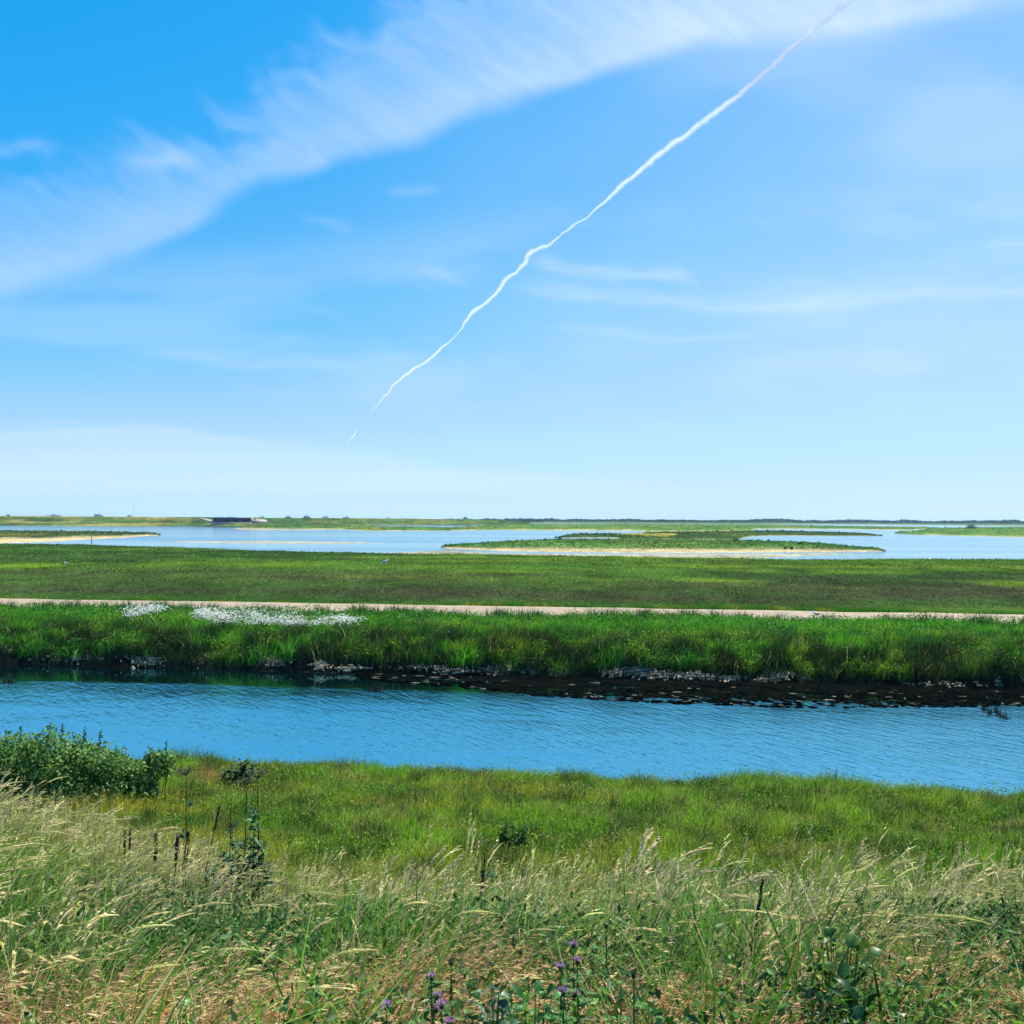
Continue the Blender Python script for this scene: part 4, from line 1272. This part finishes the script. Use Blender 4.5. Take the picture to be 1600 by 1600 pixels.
spike(1192, 1376, 4.6, .32, 'long dark leaning dock spike right of centre, the tallest spike', .07, .008)
spike(195, 1300, 7.4, .16, 'left one of a pair of dark spikes below the bramble bush', 0)
spike(203, 1299, 7.5, .15, 'right one of a pair of dark spikes below the bramble bush', 0)
spike(243, 1306, 7.2, .2, 'dark spike midway between the spike pair and the umbel stalk', .0, .012)
spike(278, 1308, 7.0, .2, 'dark spike left of the tallest umbel stalk base', .04, .012)
spike(294, 1302, 7.1, .2, 'thick dark spike at the foot of the tallest umbel stalk', .05, .013)
spike(343, 1262, 7.6, .18, 'slanted brown spike between the umbel stalks', .16, .008)
spike(1460, 1404, 5.3, .10, 'short dark spike bent left at right of view', -.05, .010)
spike(1505, 1442, 5.0, .12, 'short stout dark spike near the right edge clump', 0, .010)
spike(1428, 1440, 5.1, .1, 'small dark spike left of the stout spike at right', 0, .008)
spike(755, 1360, 5.6, .14, 'dark spike beside the leafy stalk left of centre', .02, .010)


def thistle(px, py, D_, lab, flower=None, nfl=1, spread=.05):
    tip, z0 = foot(px, py, D_); h = tip[2] - z0
    root = empty('thistle', (tip[0], tip[1], z0), lab, 'thistle', 'thistles and knapweed in the near grass')
    bf = Buf(); tube(bf, [(0, 0, -.05), (.01, 0, h * .5), (0, 0, h - .02)], [.003, .0026, .002], (.10, .19, .06), 6)
    heads = []
    for j in range(nfl):
        e = np.array([0, 0, h]) if j == 0 else np.array([r.normal(0, spread), r.normal(0, spread), h - r.uniform(.02, .12)])
        tube(bf, [(0, 0, h * .6), (e[0] * .6, e[1] * .6, h * .8), e - (0, 0, .012)], [.0018, .0015, .0013], (.10, .19, .06), 5)
        heads.append(e)
    obj('stem', bf.mesh('stem'), M_leaf, root)
    for q in np.linspace(.12, .85, 9):
        bf = Buf(); a = r.uniform(0, 6.28); Ln = .12 * (1.15 - q) + .03
        # jagged leaf: midrib with lobes
        n = 9; s_ = np.linspace(0, 1, n)
        mid = np.stack([math.cos(a) * Ln * s_, math.sin(a) * Ln * s_, h * q + Ln * (.55 * s_ - .45 * s_ ** 2)], -1)
        side = np.array([-math.sin(a), math.cos(a), .1])
        for sg in (-1, 1):
            D = unit(np.tile(side * sg, (n, 1)) + np.gradient(mid, axis=0) / Ln * 6)
            V_, T_ = leaf_quads(mid, D, np.tile([[0, 0, 1.]], (n, 1)) + r.normal(0, .3, (n, 3)), Ln * .30 * (1 - s_ * .7) + .006, np.full(n, Ln * .09))
            bf.add(V_, T=T_, col=np.repeat(np.array([[.08, .19, .05]]) * r.uniform(.6, 1.5, (n, 1)), 4, 0))
        obj('leaf', bf.mesh('leaf'), M_leaf, root)
    for e in heads:
        bf = Buf(); ellipsoid(bf, tuple(e), .007, .007, .010, col=(.05, .09, .05))
        n = 40; D = unit(np.stack([r.normal(0, .5, n), r.normal(0, .5, n), r.uniform(.4, 1, n)], -1))
        cc = (.46, .27, .44) if flower else (.05, .08, .05)
        V_, T_ = leaf_quads(e + D * .008, D, unit(r.normal(0, 1, (n, 3))), r.uniform(.008, .017, n), np.full(n, .0022 if flower else .0016))
        bf.add(V_, T=T_, col=np.repeat(np.array([cc]) * r.uniform(.7, 1.3, (n, 1)), 4, 0))
        obj('flower_head' if flower else 'bud', bf.mesh('flower_head'), M_leaf, root)


thistle(947, 1448, 3.9, 'dark green budded thistle just right of the purple flowers', None, 1)
thistle(876, 1514, 3.2, 'purple flowered knapweed, lowest bloom of the centre trio', True, 2)
thistle(896, 1478, 3.4, 'purple flowered knapweed, highest bloom of the centre trio', True, 1)
thistle(902, 1504, 3.35, 'purple flowered knapweed, right bloom of the centre trio', True, 1)
thistle(674, 1528, 3.2, 'pale purple knapweed with twin blooms above the dry brome', True, 3, .02)
thistle(690, 1572, 2.9, 'pink purple knapweed low among the dry brome', True, 2, .02)
thistle(604, 1574, 2.9, 'dull purple knapweed left of the pink one in the brome', True, 1)
thistle(880, 1552, 2.9, 'dark wilted knapweed below the centre trio', True, 2, .02)
thistle(705, 1505, 3.5, 'slender budded thistle above the dry brome', None, 2)
thistle(990, 1525, 3.1, 'dark brown budded thistle right of centre at the bottom', None, 1)


def broad_plant(px, py, D_, lab, n, L0, wpx, cols, name='broad_leaved_plant', cat='plant', hi=1.0):
    tip, z0 = foot(px, py, D_); h = tip[2] - z0; Wm = wpx * D_ / F
    root = empty(name, (tip[0], tip[1], z0), lab, cat)
    st = Buf()
    tube(st, [(0, 0, -.05), (.02, 0, h * .35), (0, 0, h * .6)], [.005, .004, .0025], (.05, .10, .04), 6)
    obj('stem', st.mesh('stem'), M_leaf, root)
    for j in range(n):
        a = r.uniform(0, 6.28); q = r.uniform(.08, 1) ** .85
        rr = Wm * .5 * math.sqrt(max(1.05 - q * q, .04)) * r.uniform(.25, 1) ** .6
        b0 = np.array([0, 0, h * q * .35]); e0 = np.array([math.cos(a) * rr, math.sin(a) * rr * .8, h * q * hi * .97])
        bf = Buf()
        for sub in range(3):
            a2 = a + (0, 1.3, -1.4)[sub] + r.normal(0, .4)
            o0 = b0 * (.0, .3, .45)[sub] + e0 * (1, .7, .55)[sub]
            e1 = o0 + np.array([math.cos(a2) * .8, math.sin(a2) * .6, r.uniform(-.5, .8)]) * L0 * r.uniform(.6, 1.2)
            m = 7; s_ = np.linspace(0, 1, m)[:, None]
            mid = o0 * (1 - s_) + e1 * s_ + np.array([0, 0, 1]) * (s_ * (1 - s_)) * L0 * .5
            side = unit(np.cross(e1 - o0, (r.normal(0, .4), r.normal(0, .4), 1.)))
            wv = (np.sin(np.clip(s_ * 1.05, 0, 1) ** .8 * math.pi) * .24 + .01) * L0 * (1 + .35 * np.sin(s_ * 30 + j)) * r.uniform(.7, 1.2)
            up_ = np.array([0, 0, .25])
            Lf = mid + side * wv + up_ * wv; Rt = mid - side * wv + up_ * wv
            V_ = np.concatenate([Lf, mid, Rt]); i = np.arange(m - 1)
            Q_ = np.concatenate([np.stack([i, i + 1, i + m + 1, i + m], -1), np.stack([i + m, i + m + 1, i + 2 * m + 1, i + 2 * m], -1)])
            bf.add(V_, Q_, col=mixc(cols[0], cols[1], r.random()) * r.uniform(.6, 1.35))
        tube(bf, [b0, (b0 + e0) / 2 + (0, 0, .01), e0], [.0014, .0012, .001], np.array(cols[0]) * 1.5, 4)
        obj('leafy_shoot', bf.mesh('leafy_shoot', True), M_leaf2, root)


M_leaf2 = veg_mat('broad_leaf', .3, .025, .4, 60)
broad_plant(1308, 1462, 3.35, 'large dark broad-leaved plant at bottom right, the biggest leaves', 100, .062, 175, ((.03, .09, .012), (.11, .22, .035)))
broad_plant(1345, 1490, 3.1, 'upright dark plant with one bright leaf right of the biggest plant', 26, .08, 60, ((.02, .07, .025), (.06, .20, .02)))
broad_plant(835, 1535, 3.0, 'dense leafy green plant below the purple flowers', 60, .05, 150, ((.03, .12, .03), (.08, .22, .06)))
broad_plant(770, 1535, 2.9, 'grey leaved plant right of the dry brome at bottom', 46, .055, 90, ((.05, .12, .07), (.16, .24, .16)))
broad_plant(440, 1560, 2.8, 'small leafy green plant among brown brome at bottom left', 36, .045, 80, ((.03, .12, .02), (.08, .22, .04)))
broad_plant(300, 1555, 2.85, 'low bright green weed between brome tufts at lower left', 34, .04, 80, ((.06, .20, .02), (.12, .28, .04)))
broad_plant(1010, 1560, 2.9, 'leafy green weed at the bottom right of centre', 34, .045, 90, ((.03, .12, .03), (.07, .2, .05)))
broad_plant(1560, 1545, 3.0, 'yellow green leafy weed at the bottom right corner', 30, .04, 90, ((.10, .16, .03), (.16, .22, .04)))
broad_plant(60, 1540, 3.0, 'yellowish leafy weed in the bottom left corner', 40, .04, 100, ((.08, .14, .02), (.14, .20, .04)))
broad_plant(1400, 1553, 2.9, 'silvery white curled leaf plant right of the biggest plant', 7, .045, 26, ((.42, .50, .40), (.6, .66, .58)))


# ------------------------------------------------------------------ sky : cirrus sheet and contrail
def curvey(px, pts): a, b = zip(*pts); return np.interp(px, a, b)


def cirrus(px, py):
    d = np.zeros_like(px)
    wx = px + (fbm(px / 160, py / 160, 3, 201) - .5) * 70; wy = py + (fbm(px / 170, py / 150, 2, 202) - .5) * 22
    Lw = curvey(wx, [(-400, 600), (0, 468), (120, 440), (250, 392), (330, 352), (400, 302), (520, 262), (650, 230), (720, 195), (830, 160), (950, 120), (1100, 82), (1250, 70), (1400, 48), (1550, 12), (2000, -90)])
    Up = curvey(px, [(-400, 420), (0, 300), (200, 250), (350, 200), (450, 140), (560, 90), (650, 10), (800, -130), (1000, -260)])
    a = 32 * math.pi / 180
    s = px * math.cos(a) + py * math.sin(a); t = -px * math.sin(a) + py * math.cos(a)
    fea = fbm(s / 150 + 1.6 * (fbm(px / 80, py / 80, 3, 207) - .5), t / 40 + .9 * (fbm(px / 70, py / 60, 2, 217) - .5), 4, 203)
    low = ss(-8, 14 + 44 * fbm(px / 90, py / 60, 2, 209), Lw - wy)
    up = ss(-70, 60, py - Up + (fea - .5) * 190)
    amp = curvey(px, [(-400, .34), (100, .32), (400, .38), (650, .47), (1000, .62), (1300, .60), (2000, .5)])
    d = d + amp * low * up * (.50 + .55 * (fea - .3) + .42 * (fbm(s / 60 + 1.4 * (fbm(px / 60, py / 60, 2, 211) - .5), t / 13, 4, 212) - .12))
    # bright spine near the lower edge
    d = d + .17 * low * np.exp(-((Lw - wy - 45) / 45) ** 2) * ss(1300, 1000, px)
    tail = ss(1150, 1300, px); tb = np.exp(-((py - curvey(px, [(1000, 100), (1300, 48), (1600, -2), (2000, -70)])) / 22) ** 2)
    d = d + .20 * tail * tb
    # broad thin veils
    v = fbm(px / 420 + .3, py / 190, 4, 204)
    d = d + ss(450, 1450, px) * (.28 + .26 * ss(.35, .7, v)) * ss(720, 480, py) * ss(-300, 200, py + px * .35)
    d = d + .24 * ss(.42, .72, fbm(px / 330, py / 90 + .4, 4, 205)) * ss(330, 440, py - (500 - px) * .1) * ss(730, 600, py)

    def streak(pts, w, amp_, x0, x1, f=60, up_w=1.0):
        c_ = curvey(px, pts); q = (py + (fbm(px / 50, py / 30, 2, int(x0) % 97) - .5) * 14 - c_) / w
        q = np.where(q < 0, q / up_w, q)
        return amp_ * np.exp(-q ** 2) * ss(x0, x0 + f, px) * ss(x1, x1 - f, px) * (.55 + .8 * fbm(px / 45, py / 7, 3, 206))
    d = d + streak([(800, 405), (860, 418), (950, 430), (1030, 428), (1075, 436), (1200, 462)], 8, .34, 810, 1110, 50, 1.6)
    d = d + streak([(780, 448), (880, 461), (1000, 468), (1100, 480), (1200, 485), (1300, 476), (1450, 463), (1900, 440)], 9, .28, 780, 1900, 70, 1.8)
    d = d + streak([(1100, 470), (1300, 452), (1500, 410), (1800, 350)], 34, .16, 1050, 2000, 200)
    d = d + streak([(840, 508), (950, 521), (1050, 532), (1200, 522)], 6, .16, 830, 1220, 80)
    d = d + streak([(200, 552), (330, 566), (450, 570), (560, 566), (660, 560)], 8, .17, 200, 700, 80, 1.8)
    d = d + streak([(180, 252), (250, 248), (330, 244)], 17, .32, 165, 340, 60, 1.2)
    d = d + streak([(590, 297), (690, 297)], 8, .2, 590, 700, 40)
    d = d + streak([(460, 342), (540, 354)], 7, .14, 460, 560, 30)
    d = d + streak([(640, 412), (730, 436)], 9, .2, 640, 745, 40)
    d = d + streak([(0, 235), (80, 226)], 12, .18, -150, 110, 80)
    d = d + streak([(1540, 384), (1640, 374)], 6, .2, 1530, 1660, 30)
    # low bank of veil near the horizon
    Lu = curvey(px, [(-400, 650), (0, 664), (240, 660), (400, 684), (580, 698), (720, 728), (950, 748), (1300, 760)])
    n_ = fbm(px / 260, py / 14, 4, 208)
    d = d + curvey(px, [(-400, .5), (0, .5), (700, .45), (1100, .2), (1600, .1)]) * ss(-6, 14, py - Lu + (n_ - .5) * 22) * (.45 + .75 * n_) * ss(800, 745, py)
    return np.clip(d * .66, 0, .92)


ALT = 7000.0
gx = np.arange(-420, 2025, 3.4); gy = np.arange(-240, 784, 3.0)
PX, PY = np.meshgrid(gx, gy)
rr = ray(PX, PY); Yc = (ALT - CAM_Z) / rr[..., 2]
Pc = np.array([0, 0, CAM_Z]) + rr * Yc[..., None]
D = cirrus(PX, PY)
edge = ss(-420, -330, PX) * ss(2025, 1930, PX) * ss(-240, -190, PY) * ss(783, 760, PY)
D = D * edge
i = np.arange(PX.size).reshape(PX.shape)
Q = np.stack([i[:-1, :-1], i[1:, :-1], i[1:, 1:], i[:-1, 1:]], -1).reshape(-1, 4)
m = bpy.data.materials.new('cirrus_ice'); nt, out = nodes(m); L = nt.links.new
at = N(nt, 'ShaderNodeAttribute', attribute_name='Col')
tr = N(nt, 'ShaderNodeBsdfTransparent'); tl = N(nt, 'ShaderNodeBsdfTranslucent'); tl.inputs['Color'].default_value = (.31, .345, .475, 1)
mx = N(nt, 'ShaderNodeMixShader'); L(at.outputs['Fac'], mx.inputs[0]); L(tr.outputs[0], mx.inputs[1]); L(tl.outputs[0], mx.inputs[2])
L(mx.outputs[0], out.inputs['Surface'])
dc = np.repeat(D.reshape(-1, 1), 3, 1)
clouds = obj('cirrus_clouds', mk_mesh('cirrus_clouds', Pc.reshape(-1, 3), Q, col=dc, smooth=True), m)
tag(clouds, kind='structure')

# contrail : ragged tubes of thin ice cloud
m = bpy.data.materials.new('contrail_ice'); nt, out = nodes(m)
tr = N(nt, 'ShaderNodeBsdfTransparent'); tl = N(nt, 'ShaderNodeBsdfTranslucent'); df = N(nt, 'ShaderNodeBsdfDiffuse')
tl.inputs['Color'].default_value = (.95, .97, 1, 1); df.inputs['Color'].default_value = (.95, .97, 1, 1)
ad = N(nt, 'ShaderNodeMixShader'); ad.inputs[0].default_value = .5; nt.links.new(tl.outputs[0], ad.inputs[1]); nt.links.new(df.outputs[0], ad.inputs[2])
mx = N(nt, 'ShaderNodeMixShader'); mx.inputs[0].default_value = .14
nt.links.new(tr.outputs[0], mx.inputs[1]); nt.links.new(ad.outputs[0], mx.inputs[2]); nt.links.new(mx.outputs[0], out.inputs['Surface'])
CA = 6000.0
SEG = [([(1345, -14), (1300, 22), (1240, 72), (1190, 118), (1140, 160), (1085, 200), (1020, 250), (975, 287), (945, 315), (925, 331), (908, 346), (896, 354), (878, 368), (860, 381), (832, 392), (824, 400), (822, 411),
         (805, 428), (790, 438), (785, 446), (768, 466), (745, 484), (736, 492), (724, 510), (712, 522), (700, 534), (690, 545), (665, 564), (640, 582), (618, 600), (602, 618), (586, 637), (578, 646)],
        [3.2, 3.0, 2.8, 3.2, 3.1, 3.3, 3.2, 2.6, 1.8, 1.0, .9, 1.3, .9, 1.8, 2.6, 2.9, 2.8, 2.2, 2.7, 2.2, 2.0, 2.5, 2.2, 1.0, .5, .8, 1.5, 1.7, 1.6, 1.5, 1.0, .5, .1]),
       ([(560, 668), (553, 680), (540, 693)], [.1, .8, .1])]
bf = Buf()
rc = np.random.default_rng(33)
for pts, wd in SEG:
    pts = np.array(pts, float); wd = np.array(wd, float)
    s = np.concatenate([[0], np.cumsum(np.linalg.norm(np.diff(pts, axis=0), axis=1))])
    q = np.arange(0, s[-1], 3.0); q = np.append(q, s[-1])
    px = np.interp(q, s, pts[:, 0]) + (fbm(q / 16, q * 0, 3, 34) - .5) * 5; py = np.interp(q, s, pts[:, 1]) + (fbm(q / 14, q * 0, 3, 35) - .5) * 5
    w = np.interp(q, s, wd) * (.75 + .5 * fbm(q / 9, q * 0, 3, 36))
    rr = ray(px, py); Yc = (CA - CAM_Z) / rr[:, 2]; P_ = np.array([0, 0, CAM_Z]) + rr * Yc[:, None]
    dist = np.linalg.norm(P_, axis=1)
    T_ = unit(np.gradient(P_, axis=0)); A_ = unit(np.cross(T_, P_)); B_ = unit(np.cross(T_, A_))
    k = 12; a = np.linspace(0, 2 * math.pi, k, endpoint=False)
    rad = w * .78 * dist / F
    V_ = P_[:, None] + (A_[:, None] * np.cos(a)[None, :, None] + B_[:, None] * np.sin(a)[None, :, None] * .8) * (rad[:, None] * rc.uniform(.8, 1.2, (len(q), k)))[..., None]
    i = np.arange(len(q) * k).reshape(len(q), k); j = np.roll(i, -1, 1)
    Q_ = np.stack([i[:-1], j[:-1], j[1:], i[1:]], -1).reshape(-1, 4)
    for sc_ in (1.9, 1.35, .85, .45):       # loose outer veil round a denser core
        bf.add((P_[:, None] + (V_ - P_[:, None]) * sc_).reshape(-1, 3), Q_)
tag(obj('contrail', bf.mesh('contrail'), m), 'thin broken white vapour trail slanting across the blue sky', 'contrail')

# ------------------------------------------------------------------ haze
m = bpy.data.materials.new('sea_haze'); nt, out = nodes(m)
pv = N(nt, 'ShaderNodeVolumePrincipled'); pv.inputs['Color'].default_value = (.42, .70, .95, 1)
pv.inputs['Density'].default_value = .00005; pv.inputs['Anisotropy'].default_value = .1
nt.links.new(pv.outputs[0], out.inputs['Volume'])
bf = Buf(); bf.add(*box_arrays(0, 2980, 11.5, 15200, 6200, 27))
hz = obj('haze', bf.mesh('haze'), m); tag(hz, kind='stuff')

# ------------------------------------------------------------------ light, sky, camera
SUN_EL = math.radians(56); SUN_AZ = math.radians(38)      # azimuth to the right of the view
sd = Vector((math.sin(SUN_AZ) * math.cos(SUN_EL), math.cos(SUN_AZ) * math.cos(SUN_EL), math.sin(SUN_EL)))
sun = bpy.data.lights.new('sun', 'SUN'); sun.energy = 5.0; sun.angle = math.radians(.53); sun.color = (1, .94, .82)
so = bpy.data.objects.new('sun', sun); C.objects.link(so)
so.rotation_euler = sd.to_track_quat('Z', 'Y').to_euler(); so.location = (0, 0, 60)

w = bpy.data.worlds.new('World'); sc.world = w; w.use_nodes = True
nt = w.node_tree; nt.nodes.clear(); L = nt.links.new
out = nt.nodes.new('ShaderNodeOutputWorld'); bg = nt.nodes.new('ShaderNodeBackground')
sky = nt.nodes.new('ShaderNodeTexSky'); sky.sky_type = 'NISHITA'; sky.sun_disc = False
sky.sun_elevation = SUN_EL; sky.sun_rotation = SUN_AZ
sky.air_density = .7; sky.dust_density = .3; sky.ozone_density = 6; sky.altitude = 0
s0_ = nt.nodes.new('ShaderNodeVectorMath'); s0_.operation = 'SCALE'; s0_.inputs['Scale'].default_value = .1
L(sky.outputs[0], s0_.inputs[0])
cv = nt.nodes.new('ShaderNodeRGBCurve'); L(s0_.outputs[0], cv.inputs['Color'])      # saturated, deep summer blue
CV = (((0, 0), (.09, .012), (.105, .022), (.15, .11), (.2, .215), (.267, .37), (.34, .47), (.47, .56), (.64, .64), (1, .8)),
      ((0, 0), (.12, .25), (.189, .38), (.27, .49), (.36, .61), (.45, .69), (.52, .75), (.56, .80), (.74, .86), (1, .95)),
      ((0, 0), (.2, .65), (.4, .92), (.5, .96), (.6, .975), (1, 1)))
for k_ in range(3):
    cc_ = cv.mapping.curves[k_]
    cc_.points[0].location = CV[k_][0]; cc_.points[1].location = CV[k_][-1]
    for p_ in CV[k_][1:-1]: cc_.points.new(*p_)
cv.mapping.update()
s1_ = nt.nodes.new('ShaderNodeVectorMath'); s1_.operation = 'SCALE'; s1_.inputs['Scale'].default_value = 10
L(cv.outputs[0], s1_.inputs[0])
L(s1_.outputs[0], bg.inputs['Color']); bg.inputs['Strength'].default_value = .05
L(bg.outputs[0], out.inputs['Surface'])

cam = bpy.data.cameras.new('camera'); cam.sensor_width = 36; cam.lens = 36; cam.clip_start = .05; cam.clip_end = 900000
co = bpy.data.objects.new('camera', cam); C.objects.link(co)
Mx = Matrix(((RT[0], UP[0], -FW[0], 0), (RT[1], UP[1], -FW[1], 0), (RT[2], UP[2], -FW[2], CAM_Z), (0, 0, 0, 1)))
co.matrix_world = Mx
sc.camera = co
sc.view_settings.view_transform = 'Standard'; sc.view_settings.look = 'None'; sc.view_settings.exposure = 1.0; sc.view_settings.gamma = 1
sc.cycles.max_bounces = 6; sc.cycles.transparent_max_bounces = 28; sc.cycles.volume_bounces = 1
sc.cycles.diffuse_bounces = 3; sc.cycles.glossy_bounces = 2
